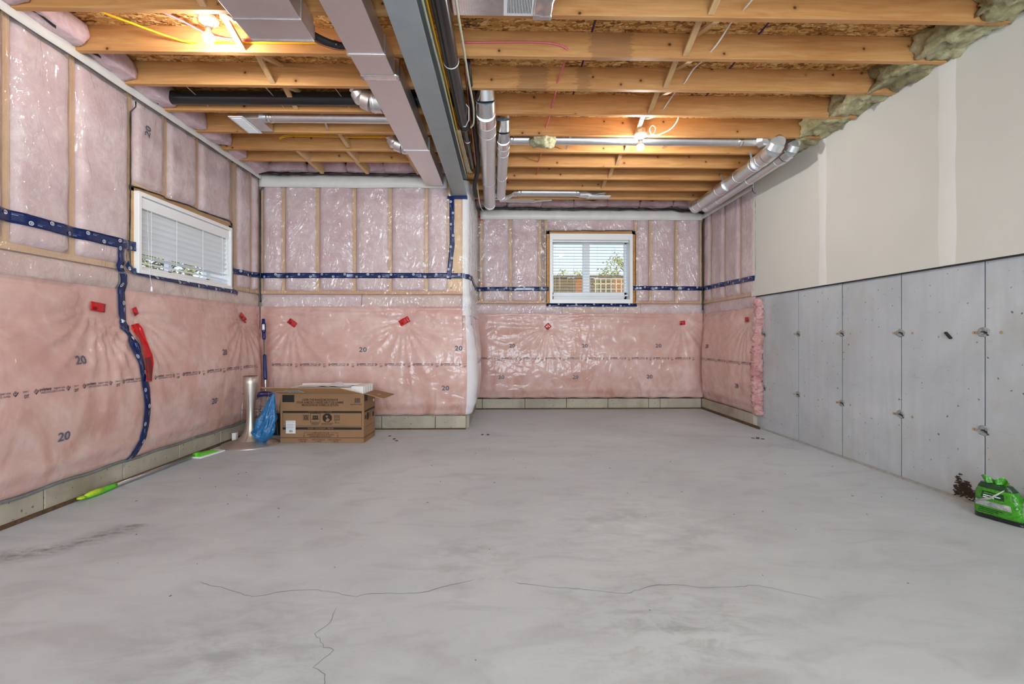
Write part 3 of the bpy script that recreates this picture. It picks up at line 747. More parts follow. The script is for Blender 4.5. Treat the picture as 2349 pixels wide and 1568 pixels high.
# ---------------------------------------------------------------- windows and blinds
win1 = MB().box(-2.765,-2.72,3.70,3.732,1.535,2.155).box(-2.765,-2.72,4.938,4.97,1.535,2.155).box(-2.765,-2.72,3.732,4.938,2.123,2.155).box(-2.765,-2.72,3.732,4.938,1.535,1.567).build('window_1', WHITE, bevel=0.003)
tag(win1, 'wide white window high on the left wall with lowered white blinds', 'window', kind='structure')
MB().box(-2.98,-2.765,3.70,3.732,1.55,2.14).box(-2.98,-2.765,4.938,4.97,1.55,2.14).box(-2.98,-2.765,3.732,4.938,2.12,2.14).box(-2.98,-2.765,3.732,4.938,1.55,1.57).build('window_jamb', WHITE, win1)
MB().box(-2.96,-2.92,3.755,3.80,1.60,2.085).box(-2.96,-2.92,4.87,4.915,1.60,2.085).box(-2.96,-2.92,4.32,4.36,1.60,2.085).box(-2.96,-2.92,3.755,4.915,1.60,1.63).box(-2.96,-2.92,3.755,4.915,2.05,2.085).build('sash', WHITE, win1)
for a, b in ((3.80,4.32),(4.36,4.87)): MB().box(-2.945,-2.938,a,b,1.63,2.05).build('pane', GLASS, win1)
win2 = MB().box(0.715,0.757,7.055,7.12,1.545,2.565).box(1.893,1.935,7.055,7.12,1.545,2.565).box(0.757,1.893,7.055,7.12,2.475,2.565).box(0.757,1.893,7.055,7.12,1.545,1.60).build('window_2', WHITE, bevel=0.003)
tag(win2, 'white two-pane window in the alcove showing blue sky and a fence', 'window', kind='structure')
MB().box(0.715,0.757,7.12,7.34,1.555,2.555).box(1.893,1.935,7.12,7.34,1.555,2.555).box(0.757,1.893,7.12,7.34,2.49,2.555).box(0.757,1.893,7.12,7.34,1.555,1.60).build('window_jamb', WHITE, win2)
MB().box(0.757,0.79,7.26,7.31,1.60,2.49).box(1.86,1.893,7.26,7.31,1.60,2.49).box(1.235,1.335,7.25,7.32,1.60,2.49).box(0.757,1.893,7.26,7.31,1.60,1.72).box(0.757,1.893,7.26,7.31,2.45,2.49).build('sash', WHITE, win2)
for a, b in ((0.79,1.235),(1.335,1.86)): MB().box(a,b,7.283,7.289,1.72,2.45).build('pane', GLASS, win2)
SILLM = MB().box(0.757,1.893,7.12,7.26,1.595,1.612).build('window_sill', WHITE, win2)

def slat_mesh_x(y0, y1, x, z, tilt, w=0.05):   # slats of the left window run along Y
    dx = w/2*math.cos(tilt); dz = w/2*math.sin(tilt); m = MB(); t = 0.0015
    vs = []
    for y in (y0, y1):
        for (a, b) in ((-dx,-dz),(0,0.003),(dx,dz)): vs.append((x+a, y, z+b+t)); 
        for (a, b) in ((dx,dz),(0,0.003),(-dx,-dz)): vs.append((x+a, y, z+b-t))
    return m.add(vs, [(0,1,7,6),(1,2,8,7),(2,3,9,8),(3,4,10,9),(4,5,11,10),(5,0,6,11),(5,4,3,2,1,0),(6,7,8,9,10,11)])
bl = empty('window_blind', (-2.80,4.335,1.59), 'nearly closed white slatted blind inside the left wall window', 'blind', 'white slatted window blinds')
MB().box(-2.80,-2.735,3.735,4.935,2.035,2.12).build('headrail', WHITE, bl, bevel=0.003)
zs = [2.005-0.0475*k for k in range(9)]
for k, z in enumerate(zs):
    t = math.radians(48) if k < 7 else math.radians(48-36*(k-6))
    slat_mesh_x(3.737, 4.933, -2.770, z, t, 0.054).build('slat', SLAT, bl)
MB().box(-2.79,-2.75,3.738,4.932,1.572,1.590).build('bottom_rail', WHITE, bl, bevel=0.002)
for y in (3.86,4.16,4.52,4.83): MB().tube([(-2.742,y,2.04),(-2.742,y,1.59)], 0.0018, 5).build('ladder_cord', WHITE, bl)
MB().tube([(-2.730,4.875,2.03),(-2.727,4.87,1.85),(-2.724,4.90,1.66)], 0.0045, 6).build('tilt_wand', WHITE, bl)
m = MB().tube([(-2.730,3.80,2.03),(-2.712,3.80,1.55),(-2.70,3.805,1.44)], 0.0016, 5).lathe([(0,0),(.009,.002),(.007,.03),(.002,.04)], (-2.70,3.805,1.405), 8)
m.build('pull_cord', WHITE, bl, True)
b2 = empty('window_blind', (1.325,7.17,1.62), 'open white slatted blind inside the alcove window', 'blind', 'white slatted window blinds')
MB().box(0.76,1.89,7.125,7.195,2.455,2.49).build('headrail', WHITE, b2, bevel=0.003)
for k in range(17):
    z = 2.43-0.0443*k; m = MB(); t = 0.0012; x0, x1 = 0.765, 1.885
    vs = []
    for x in (x0, x1):
        for (dy, dz) in ((-0.025,-0.003),(0,0.001),(0.025,-0.001)): vs.append((x, 7.165+dy, z+dz+t))
        for (dy, dz) in ((0.025,-0.001),(0,0.001),(-0.025,-0.003)): vs.append((x, 7.165+dy, z+dz-t))
    m.add(vs, [(0,1,7,6),(1,2,8,7),(2,3,9,8),(3,4,10,9),(4,5,11,10),(5,0,6,11),(5,4,3,2,1,0),(6,7,8,9,10,11)])
    m.build('slat', SLAT, b2)
MB().box(0.765,1.885,7.145,7.185,1.66,1.68).build('bottom_rail', WHITE, b2, bevel=0.002)
for x in (0.86,1.08,1.43,1.66): MB().tube([(x,7.138,2.46),(x,7.138,1.67)], 0.0015, 5).build('ladder_cord', WHITE, b2)
for x, z in ((0.80,1.70),(1.83,1.66)): MB().tube([(x,7.13,2.46),(x+0.005,7.13,z)], 0.0015, 5).lathe([(0,0),(.006,.002),(.005,.02),(.001,.026)], (x+0.005,7.13,z-0.024), 8).build('pull_cord', WHITE, b2, True)

# ---------------------------------------------------------------- bare bulbs in porcelain lampholders
def bulb_mat(name, k):
    t = NT(name); t.bsdf((1,1,1), 0.4, emit=(1.0,0.985,0.955), estr=BULB_STRENGTH*k); return t.m
LIT = bulb_mat('lit_bulb', 1.0); LIT_WEAK = bulb_mat('weaker_lit_bulb', 0.45)
def lampholder(loc, label, top, lit=None):
    x, y, z = loc       # z = underside of the porcelain plate
    e = empty('lampholder', (x,y,z), label, 'lamp', 'bare bulbs in porcelain lampholders')
    MB().lathe([(0,.028),(.045,.03),(.058,.022),(.058,.012),(.050,.0),(.030,-.004),(.024,-.030),(.020,-.034),(0,-.034)], loc, 28).build('porcelain_base', PORC, e, 'auto')
    MB().lathe([(0.047,.03),(.047,top-z),(0,top-z)], loc, 8).build('ceiling_box', GALV, e)
    MB().lathe([(.0,-.034),(.014,-.036),(.016,-.050),(.024,-.066),(.030,-.080)], loc, 20).build('bulb_collar', PORC, e, True)
    o = MB().lathe([(.030,-.080),(.032,-.092),(.029,-.108),(.018,-.122),(0,-.127)], loc, 20).build('bulb', lit or LIT, e, True)
    return e
lampholder((-1.765,2.965,2.955), 'bright bare bulb in porcelain lampholder beside the yellow cable', DECK, LIT_WEAK)
lampholder((1.262,4.35,2.865), 'bright bare bulb in porcelain lampholder with looped white cable', 2.93)
lampholder((-1.70,-1.5,2.90), 'added fill bulb in porcelain lampholder behind the photographer, left', DECK)  # unseen bulb added to brighten the room
lampholder((1.40,-1.5,2.90), 'added fill bulb in porcelain lampholder behind the photographer, right', DECK)  # second unseen bulb, likewise added for brightness

# ---------------------------------------------------------------- steel beam, ducts and pipes
sb = empty('steel_beam', (-0.487,1.2,2.676), 'grey painted steel I-beam carrying the joists', 'beam')
def slant(x0, x1, xa, xb, y0, y1, z0, z1): # a box whose ends shift sideways a little
    return MB().hexa([(x0,y0,z0),(x1,y0,z0),(xb,y1,z0),(xa,y1,z0),(x0,y0,z1),(x1,y0,z1),(xb,y1,z1),(xa,y1,z1)])
slant(-0.600,-0.440,-0.550,-0.390,-3.0,5.62,2.676,2.690).build('bottom_flange', STEEL, sb, bevel=0.002)
slant(-0.600,-0.440,-0.550,-0.390,-3.0,5.62,2.872,2.8855).build('top_flange', STEEL, sb, bevel=0.002)
slant(-0.526,-0.514,-0.476,-0.464,-3.0,5.62,2.690,2.872).build('web', STEEL, sb)

du = empty('main_duct', (-0.8,1.2,2.76), 'long rectangular sheet metal duct left of the steel beam', 'duct')
segs = [(-0.935,-0.718,-0.922,-0.704,-3.0,2.955),(-0.918,-0.700,-0.912,-0.694,2.955,3.205),(-0.902,-0.672,-0.890,-0.664,3.205,4.46),(-0.874,-0.655,-0.845,-0.650,4.46,5.485)]
for (a,b,c_,d,y0,y1) in segs:
    slant(a,b,c_,d,y0,y1,2.762,2.884).build('duct_section', DUCT, du, bevel=0.002)
for y, a, b in ((2.95,-0.930,-0.696),(4.455,-0.892,-0.650)):
    MB().box(a,b,y-0.012,y+0.012,2.757,2.884).build('drive_cleat', GALV, du, bevel=0.002)
for y, a, b in ((3.21,-0.914,-0.668),):
    m = MB(); lumpy(m, a, b, y-0.03, y+0.03, 2.758, 2.884, 0.004, 40, 6); m.build('foil_tape', FOIL, du, True)
for y in (1.55, 0.2): MB().box(-0.945,-0.700,y-0.012,y+0.012,2.757,2.884).build('drive_cleat', GALV, du)
d2 = empty('duct_drop', (-1.25,1.5,2.75), 'wide flat sheet metal duct end beside the left bulb', 'duct')
MB().box(-1.428,-1.070,-3.0,2.62,2.752,2.884).build('duct_section', DUCT, d2, bevel=0.003)
MB().hexa([(-1.428,2.62,2.752),(-1.070,2.62,2.752),(-1.072,2.80,2.752),(-1.426,2.80,2.752),(-1.428,2.62,2.884),(-1.070,2.62,2.884),(-1.072,2.80,2.884),(-1.426,2.80,2.884)]).build('end_cap', DUCT, d2, bevel=0.003)
MB().box(-1.432,-1.066,2.612,2.628,2.748,2.884).build('drive_cleat', GALV, d2)
MB().box(-1.426,-1.066,2.796,2.803,2.746,2.84).build('end_seam', FOIL, d2)

def elbow(name, par, pts, r, mat=GALV, n=20, rings=True):
    o = MB().tube(pts, r, n).build(name, mat, par, 'auto')
    return o
def ring(par, p, d, r, w=0.012, mat=GALV, name='crimp_ring'):
    p = Vector(p); d = Vector(d).normalized()
    MB().tube([p-d*w/2, p-d*w/4, p+d*w/4, p+d*w/2], [r+0.0005, r+0.004, r+0.004, r+0.0005], 20).build(name, mat, par, True)
def pipe(par, a, b, r, mat=GALV, name='pipe_section'):
    return MB().tube([a, b], r, 24).build(name, mat, par, 'auto')

pp = empty('branch_duct', (-0.13,3.7,2.74), 'larger round galvanised duct running beside the black pipe', 'duct', 'round galvanised branch ducts')
R1 = 0.074; e0 = Vector((-0.115,3.92,2.80)); e1 = Vector((-0.145,6.36,2.80))
pipe(pp, e0, e1, R1)
gore = [(-0.125,3.66,3.03),(-0.122,3.665,2.955),(-0.12,3.72,2.875),(-0.118,3.81,2.815),(-0.116,3.93,2.80)]
for a, b in zip(gore[:-1], gore[1:]): MB().tube([a, b], R1+0.003, 16).build('elbow_gore', FOIL, pp, 'auto')
for y in (3.94, 4.12, 5.4): ring(pp, e0.lerp(e1, (y-3.92)/2.44), e1-e0, R1)
MB().tube([(-0.145,6.34,2.80),(-0.148,6.40,2.802),(-0.15,6.45,2.83),(-0.15,6.46,2.90),(-0.12,6.46,2.95),(0.0,6.46,2.96)], R1+0.002, 16).build('end_elbow', GALV, pp, 'auto')
pq = empty('branch_duct', (0.005,4.2,2.74), 'smaller round galvanised duct running beside the larger one', 'duct', 'round galvanised branch ducts')
R2 = 0.056; f0 = Vector((0.022,4.42,2.81)); f1 = Vector((0.0,6.02,2.81))
pipe(pq, f0, f1, R2)
gore = [(0.02,4.22,3.02),(0.02,4.225,2.95),(0.021,4.28,2.875),(0.022,4.35,2.825),(0.022,4.43,2.81)]
for a, b in zip(gore[:-1], gore[1:]): MB().tube([a, b], R2+0.003, 16).build('elbow_gore', FOIL, pq, 'auto')
for y in (4.45, 4.60, 5.3): ring(pq, f0.lerp(f1, (y-4.42)/1.6), f1-f0, R2)
gore = [(0.0,6.00,2.81),(0.01,6.08,2.815),(0.05,6.14,2.84),(0.09,6.20,2.88),(0.13,6.26,2.925),(0.20,6.28,2.935)]
for a, b in zip(gore[:-1], gore[1:]): MB().tube([a, b], R2+0.002, 16).build('elbow_gore', FOIL, pq, 'auto')
ph = empty('branch_duct', (0.6,6.28,2.88), 'round galvanised duct ending in a white register above the alcove', 'duct', 'round galvanised branch ducts')
pipe(ph, (0.20,6.28,2.937), (1.02,6.28,2.937), 0.055)
ring(ph, (0.24,6.28,2.937), (1,0,0), 0.055, 0.05, FOIL, 'foil_tape'); ring(ph, (1.0,6.28,2.937), (1,0,0), 0.055, 0.05, FOIL, 'foil_tape')
MB().hexa([(1.02,6.225,2.885),(1.02,6.335,2.885),(1.18,6.36,2.876),(1.18,6.20,2.876),(1.02,6.225,2.99),(1.02,6.335,2.99),(1.36,6.36,2.91),(1.36,6.20,2.91)]).build('register_boot', GALV, ph, bevel=0.003)
def register(par, x0, x1, y0, y1, z, along_x=True, n=14):
    e = MB().box(x0,x1,y0,y1,z-0.004,z+0.003).build('register_plate', WHITE, par, bevel=0.0015)
    for i in range(n):
        m = MB()
        if along_x: x = x0+0.02+(x1-x0-0.04)*(i+0.5)/n; m.box(x-0.002,x+0.002,y0+0.018,y1-0.018,z-0.008,z-0.003)
        else: y = y0+0.02+(y1-y0-0.04)*(i+0.5)/n; m.box(x0+0.018,x1-0.018,y-0.002,y+0.002,z-0.008,z-0.003)
        m.build('louvre', WHITE, e)
register(ph, 1.13, 1.42, 6.22, 6.35, 2.876)
pi = empty('branch_duct', (0.3,6.62,2.88), 'short round galvanised duct at the back of the alcove ceiling', 'duct', 'round galvanised branch ducts')
pipe(pi, (-0.02,6.60,2.94), (0.46,6.60,2.94), 0.05); ring(pi, (0.44,6.60,2.94), (1,0,0), 0.05, 0.04, FOIL, 'foil_tape')
MB().hexa([(0.46,6.56,2.90),(0.46,6.64,2.90),(0.70,6.66,2.93),(0.70,6.54,2.93),(0.46,6.56,2.98),(0.46,6.64,2.98),(0.70,6.66,2.99),(0.70,6.54,2.99)]).build('register_boot', GALV, pi)
pj = empty('branch_duct', (1.4,4.62,2.89), 'long round galvanised duct crossing between joists behind the right bulb', 'duct', 'round galvanised branch ducts')
pipe(pj, (0.05,4.62,2.942), (2.50,4.62,2.948), 0.050)
for x in (0.10,2.3): ring(pj, (x,4.62,2.945), (1,0,0), 0.050, 0.05, FOIL, 'foil_tape')
def strap(par, x, y0, z0, y1, z1, w=0.02): MB().bar((x,y0,z0),(x-0.02,y1,z1), w, 0.0025, (0,0,1)).build('hanger_strap', GALV, par)
strap(pj, 0.66,4.47,2.955,4.76,2.905); strap(pj, 1.62,4.47,2.985,4.76,2.92,0.008)
def gores(par, pts, r):
    for a, b in zip(pts[:-1], pts[1:]): MB().tube([a, b], r, 18).build('elbow_gore', GALV, par, 'auto')
pk = empty('branch_duct', (2.56,5.4,2.70), 'larger galvanised duct running back along the drywall', 'duct', 'round galvanised branch ducts')
gores(pk, [(2.50,4.62,2.95),(2.545,4.55,2.945),(2.56,4.46,2.90),(2.555,4.42,2.845),(2.545,4.46,2.80),(2.54,4.56,2.785),(2.54,4.64,2.782)], 0.074)
k0 = Vector((2.54,4.62,2.782)); k1 = Vector((2.60,6.36,2.782)); pipe(pk, k0, k1, 0.071)
for t in (0.02, 0.10, 0.30, 0.58, 0.88, 0.99): ring(pk, k0.lerp(k1, t), k1-k0, 0.071)
MB().tube([(2.60,6.34,2.782),(2.605,6.42,2.785),(2.61,6.47,2.82),(2.61,6.49,2.88),(2.61,6.49,2.95)], 0.075, 18).build('end_elbow', GALV, pk, 'auto')
for t in (0.06, 0.45):
    q = k0.lerp(k1, t); pts = [q+Vector((0.074*math.cos(a), 0, 0.074*math.sin(a))) for a in [math.pi*0.5+i*math.pi*0.12 for i in range(6)]]
    pts = [pts[0]+Vector((0,0,0.03))]+[Vector((q.x-0.085,q.y,2.885))]+[q+Vector((0.076*math.cos(a), 0, 0.076*math.sin(a))) for a in [math.pi*(0.85+i*0.09) for i in range(8)]]
    m = MB()
    for a, b in zip(pts[1:-1], pts[2:]): m.bar(a, b, 0.02, 0.003, (0,1,0))
    m.build('hanger_strap', GALV, pk)
pl = empty('branch_duct', (2.72,5.4,2.70), 'smaller galvanised duct running back against the drywall', 'duct', 'round galvanised branch ducts')
gores(pl, [(2.70,4.64,2.98),(2.735,4.58,2.955),(2.755,4.52,2.91),(2.755,4.50,2.86),(2.745,4.53,2.815),(2.735,4.60,2.795),(2.73,4.68,2.79)], 0.063)
l0 = Vector((2.73,4.66,2.788)); l1 = Vector((2.765,6.40,2.788)); pipe(pl, l0, l1, 0.056)
for t in (0.02, 0.35, 0.80, 0.98): ring(pl, l0.lerp(l1, t), l1-l0, 0.056)
MB().tube([(2.765,6.38,2.788),(2.77,6.46,2.79),(2.775,6.52,2.82),(2.775,6.54,2.90)], 0.058, 18).build('end_elbow', GALV, pl, 'auto')
# left side branches
pm = empty('branch_duct', (-1.5,4.21,2.87), 'thin galvanised duct with white register between left joists', 'duct', 'round galvanised branch ducts')
pipe(pm, (-2.02,4.21,2.948), (-0.86,4.21,2.948), 0.048); ring(pm, (-1.98,4.21,2.948), (1,0,0), 0.048, 0.05, FOIL, 'foil_tape')
MB().box(-2.20,-2.02,4.08,4.34,2.874,2.99).build('register_boot', GALV, pm, bevel=0.003)
register(pm, -2.245,-2.125,4.03,4.36,2.868, False, 16)
strap(pm, -1.52,4.06,2.99,4.34,2.90,0.018)
def takeoff(loc, r, label):
    x, y, z = loc
    e = empty('duct_takeoff', loc, label, 'duct')
    gores(e, [(x+0.14,y,z-0.06),(x+0.06,y,z-0.055),(x,y,z-0.03),(x-0.03,y,z+0.02),(x-0.03,y-0.01,z+0.09),(x-0.02,y-0.03,z+0.15)], r)
    ring(e, (x+0.08,y,z-0.057), (1,0,0), r, 0.02)
takeoff((-1.04,3.705,2.90), 0.078, 'larger round elbow joining the main duct beside the black pipe')
takeoff((-0.99,4.60,2.91), 0.066, 'smaller round elbow joining the main duct near the yellow cables')
bp = empty('drain_pipe', (-1.6,3.83,2.87), 'black drain pipe running between the left joists', 'pipe')
pipe(bp, (-2.74,3.895,2.95), (-0.30,3.895,2.958), 0.052, BLACKP)
for x in (-2.45,-1.85,-1.32): MB().bar((x,3.62,3.02),(x+0.10,3.98,2.905),0.006,0.003).build('hanger_wire', GALV, bp)
vp = empty('vent_pipe', (-0.31,2.5,2.75), 'glossy black vent pipe hung along the steel beam', 'pipe')
pipe(vp, (-0.335,-3.0,2.815), (-0.318,3.10,2.815), 0.049, BLACKP); pipe(vp, (-0.318,3.10,2.815), (-0.305,4.02,2.815), 0.045, BLACKP)
MB().tube([(-0.305,4.02,2.815),(-0.304,4.06,2.815),(-0.303,4.12,2.816)], [0.045,0.045,0.028], 20).build('reducer', BLACKP, vp, True)
pipe(vp, (-0.303,4.10,2.816), (-0.29,5.02,2.82), 0.026, BLACKP)
ring(vp, (-0.318,3.10,2.815), (0,1,0), 0.047, 0.016, WHITE, 'glue_joint'); ring(vp, (-0.305,4.00,2.815), (0,1,0), 0.045, 0.02, RUBBER, 'clamp'); ring(vp, (-0.30,4.35,2.817), (0,1,0), 0.026, 0.012, GALV, 'clamp')
MB().tube([(-0.305,3.72,2.885),(-0.25,3.78,2.84),(-0.255,3.86,2.78),(-0.29,3.95,2.765),(-0.34,3.96,2.79)], 0.004, 6).build('hanger_wire', WHITE, vp)
rl = empty('refrigerant_line', (-0.23,4.2,2.75), 'black foam wrapped refrigerant line hanging behind the vent pipe', 'pipe')
MB().tube(catmull([(-0.23,3.30,2.93),(-0.228,3.60,2.90),(-0.226,3.95,2.86),(-0.226,4.35,2.82),(-0.228,4.80,2.80),(-0.24,5.05,2.79),(-0.27,5.25,2.77),(-0.30,5.50,2.74),(-0.29,5.75,2.72)], 6), 0.022, 10).build('foam_sleeve', RUBBER, rl, True)
MB().tube(catmull([(-0.245,3.30,2.90),(-0.248,3.60,2.87),(-0.246,3.95,2.83),(-0.246,4.35,2.79),(-0.25,4.80,2.77)], 6), 0.006, 8).build('copper_line', plain('copper', srgb(170,110,84), 0.35, 1.0), rl, True)
MB().tube(catmull([(-0.27,5.45,2.80),(-0.262,5.75,2.70),(-0.25,6.0,2.66),(-0.235,6.4,2.72)], 6), 0.006, 8).build('loose_wire', CABC, rl, True)
r2 = empty('refrigerant_line', (-1.0,2.98,2.86), 'black foam line drooping out of the flat duct end', 'pipe')
MB().tube(catmull([(-1.22,2.72,2.90),(-1.17,2.83,2.86),(-1.08,2.93,2.842),(-0.99,3.00,2.845),(-0.945,3.03,2.875),(-0.89,3.05,2.91),(-0.80,3.06,2.915)], 6), 0.020, 10).build('foam_sleeve', RUBBER, r2, True)
MB().tube(catmull([(-1.24,2.70,2.88),(-1.19,2.83,2.842),(-1.10,2.94,2.824),(-0.99,3.01,2.826),(-0.93,3.04,2.86)], 6), 0.006, 8).build('copper_line', plain('copper_tube', srgb(176,120,96), 0.35, 1.0), r2, True)
MB().tube([(-1.02,2.98,2.843),(-1.00,2.995,2.844)], 0.0225, 10).build('tie_wrap', BLACKP, r2, True)
# return air panning with a white grille, top of the picture
pa = empty('return_air_pan', (0.0,2.55,2.85), 'ribbed foil return air pan with a white grille under the joists', 'duct')
MB().box(-0.268,0.235,2.375,2.735,2.868,2.884).build('pan_sheet', FOIL, pa, bevel=0.002)
for i in range(20): MB().box(-0.262+i*0.0135,-0.256+i*0.0135,2.38,2.73,2.864,2.869).build('pan_rib', FOIL, pa)
m = MB(); lumpy(m, 0.18,0.285,2.37,2.745,2.855,2.885,0.008,22,8); m.build('foil_wrap', FOIL, pa, True)
g = MB().box(0.015,0.185,2.40,2.725,2.862,2.872).build('grille_frame', WHITE, pa, bevel=0.002)
for i in range(17): MB().box(0.033+i*0.0084,0.037+i*0.0084,2.42,2.70,2.857,2.866).build('louvre', WHITE, g)
for i in range(16): MB().box(0.0375+i*0.0084,0.0408+i*0.0084,2.42,2.70,2.8605,2.8618).build('slot', WATCHED, g)

# ---------------------------------------------------------------- cables
def cable(name, pts, r, mat, label, k=6, par=None):
    o = MB().tube(catmull(pts, k), r, 7).build(name, mat, par, True)
    if par is None: tag(o, label, 'cable')
    return o
cable('cable', [(-2.62,2.60,2.94),(-2.45,2.72,2.935),(-2.24,2.90,2.925),(-2.0,3.145,2.94),(-1.75,3.148,2.945),(-1.4,3.148,2.945),(-0.9,3.148,2.95)], 0.007, CABY, 'bright yellow cable stapled along the joist by the left bulb')
cable('cable', [(-2.05,2.86,2.98),(-1.95,3.0,2.985),(-1.80,3.13,2.965),(-1.45,3.149,2.962),(-0.9,3.149,2.965)], 0.0065, CABR, 'pink cable running above the yellow cable on the left')
cable('cable', [(-2.10,4.63,2.94),(-1.98,4.62,2.965),(-1.6,4.62,2.962),(-1.2,4.62,2.96),(-0.86,4.62,2.962)], 0.0045, CABY, 'upper of two thin yellow cables between far left joists')
cable('cable', [(-2.10,4.635,2.93),(-1.98,4.625,2.953),(-1.6,4.625,2.950),(-1.2,4.625,2.948),(-0.86,4.625,2.95)], 0.0045, CABY, 'lower of two thin yellow cables between far left joists')
cable('cable', [(-0.25,3.148,2.965),(0.0,3.150,2.972),(0.2,3.150,2.975),(0.35,3.150,2.965),(0.43,3.152,2.935),(0.44,3.20,2.93),(0.435,3.40,2.955),(0.415,3.56,2.93),(0.415,3.62,2.93),(0.425,3.80,2.955),(0.415,3.975,2.935),(0.42,4.2,2.96),(0.405,4.38,2.955),(0.41,4.5,2.99),(0.41,4.62,3.015),(0.41,4.74,2.98),(0.41,4.80,2.945),(0.42,5.0,2.95),(0.40,5.2,2.935),(0.42,5.4,2.95),(0.41,5.6,2.935)], 0.0065, CABR, 'pink cable threaded through the right joists')
cable('cable', [(1.42,2.3,2.98),(1.40,2.55,2.93),(1.39,2.76,2.93),(1.425,2.95,3.0),(1.40,3.08,2.95),(1.38,3.16,2.93),(1.395,3.3,2.96),(1.385,3.45,2.98),(1.36,3.57,2.935),(1.375,3.8,2.985),(1.34,3.98,2.93)], 0.0055, CABW, 'white cable threaded through joists towards the right bulb', 6)
cable('cable', [(1.345,4.0,2.94),(1.50,4.06,2.93),(1.50,4.20,2.885),(1.42,4.30,2.868),(1.36,4.32,2.875),(1.335,4.31,2.915),(1.355,4.30,2.945),(1.385,4.31,2.925),(1.372,4.33,2.88),(1.32,4.34,2.872),(1.29,4.35,2.88)], 0.0055, CABW, 'looped end of white cable feeding the right bulb')
for i, (x, z, mat, lab) in enumerate(((-0.404,2.775,CABC,'thick cream cable lying along the steel beam'),(-0.392,2.80,CABY,'upper thin yellow cable along the steel beam'),(-0.384,2.785,CABY,'lower thin yellow cable along the steel beam'))):
    cable('cable', [(x-0.01,-1.0,z),(x,1.5,z),(x+0.004,2.6,z),(x+0.012,3.3,z+0.01),(x+0.02,4.2,z),(x+0.028,5.0,z+0.01),(x+0.03,5.3,z+0.03)], 0.0075 if i == 0 else 0.0045, mat, lab)
cable('cable', [(-0.23,-1.0,2.852),(-0.235,1.5,2.852),(-0.24,2.5,2.852),(-0.232,3.0,2.852),(-0.225,3.4,2.85),(-0.212,3.75,2.835),(-0.222,3.95,2.80),(-0.25,4.02,2.79)], 0.008, CABC, 'cream cable running right of the black vent pipe')
for i, (dx, lab) in enumerate(((0.0,'left of three cream cables bundled past the vent pipe end'),(0.014,'middle of three cream cables bundled past the vent pipe end'),(0.028,'right of three cream cables bundled past the vent pipe end'))):
    cable('cable', [(-0.375+dx,4.1,2.80),(-0.365+dx,4.6,2.80),(-0.352+dx,5.0,2.79),(-0.335+dx,5.15,2.80),(-0.33+dx,5.22,2.83)], 0.006, CABC, lab)
m = MB(); lumpy(m, 0.30,0.47,4.42,4.58,2.83,2.93,0.055,14,9,2.0,0.5)
tag(m.build('wool_tuft', plain('grey_green_wool', srgb(186,180,146), 0.95, bump=0.9, scale=50, var=0.25), None, True), 'ragged tuft of mineral wool hanging under the right joists', 'insulation tuft')
# ---------------------------------------------------------------- printed marks on the plastic facing
def printed(seg, items, par, flip=False):
    """items: (geometry, du, dz) placed on the blanket; mirrored where the wall's u runs right to left in view"""
    sgn = -1 if seg == 'R' else 1
    def put(mb, geo, u, z, extra=0.0045, rot=0.0):
        v, f = geo; vs = []
        ca, sa = math.cos(rot), math.sin(rot)
        for (x, y) in v:
            xx = x*ca-y*sa; yy = x*sa+y*ca
            vs.append(on(seg, u+sgn*xx, z+yy, extra, sheet_off if z+yy > 1.39 else low_off))
        mb.add(vs, f if sgn == 1 else [tuple(reversed(q)) for q in f])
    m = MB()
    for it in items: put(m, *it)
    return m
def rect(x0, x1, y0, y1): return ([(x0,y0),(x1,y0),(x1,y1),(x0,y1)], [(0,1,2,3)])
def emblem_geo():
    v = []; f = []
    def quad(pts): b = len(v); v.extend(pts); f.append(tuple(range(b, b+len(pts))))
    r = 0.017; w = 0.0022
    d = [(0,r),(r*0.8,0),(0,-r),(-r*0.8,0)]; i_ = [(0,r-w*1.6),(r*0.8-w*1.5,0),(0,-r+w*1.6),(-r*0.8+w*1.5,0)]
    for k in range(4): quad([d[k], i_[k], i_[(k+1)%4], d[(k+1)%4]])
    quad([(-.003,-.006),(.001,-.016),(.004,-.014),(.001,-.004)]); quad([(.001,-.016),(.017,.006),(.015,.010),(.001,-.008)])
    quad([(-.002,.0),(.002,.0),(.002,.009),(-.002,.009)])
    return v, f
EMB = emblem_geo()
UNIT = [(fit_text('polytarp', .072, .022, .0006), -.048, .006), (fit_text('super-six', .070, .022), .040, .006),
        (fit_text('20005-CAN/CGSB-51.34-M86', .150, .016), -.004, -.013), (EMB, -.106, -.003), (EMB, .098, -.003),
        (fit_text('200917', .036, .014), .156, .003), (fit_text('DT', .028, .026, .0006), .160, -.024)]
def print_row(seg, us, par, z=0.745):
    for k, u in enumerate(us):
        sg = -1 if seg == 'R' else 1
        m = printed(seg, [(g, u+sg*du, z+dz) for g, du, dz in UNIT], par); m.build('printed_mark', INK, par)
print_row('L', [2.61+0.322*k for k in range(9)], wl); print_row('A', [-2.46+0.316*k for k in range(7)], wa)
print_row('K', [0.24,0.55,0.87,1.2], wk); print_row('B', [-0.19+0.316*k for k in range(10)], wb); print_row('R', [6.93-0.316*k for k in range(5)], wr)
T20 = fit_text('20', .085, .075, .0015)
for seg, lst in (('L', [(3.143,.906),(3.017,.446),(4.727,.905),(4.558,.457),(2.5,.9)]), ('A', [(-1.56,.908),(-.479,.923),(-.627,.473)]),
                 ('B', [(.164,.924),(1.221,.923),(2.299,.923),(.006,.470),(1.082,.468),(2.165,.472)]), ('R', [(5.878,.451),(6.75,.92)])):
    for (u, z) in lst: printed(seg, [(T20, u, z)], OWN[seg]).build('printed_number', INKB, OWN[seg])
printed('L', [(T20, 3.80, 2.64, 0.012, 1.4)], wl).build('printed_number', INKB, wl)

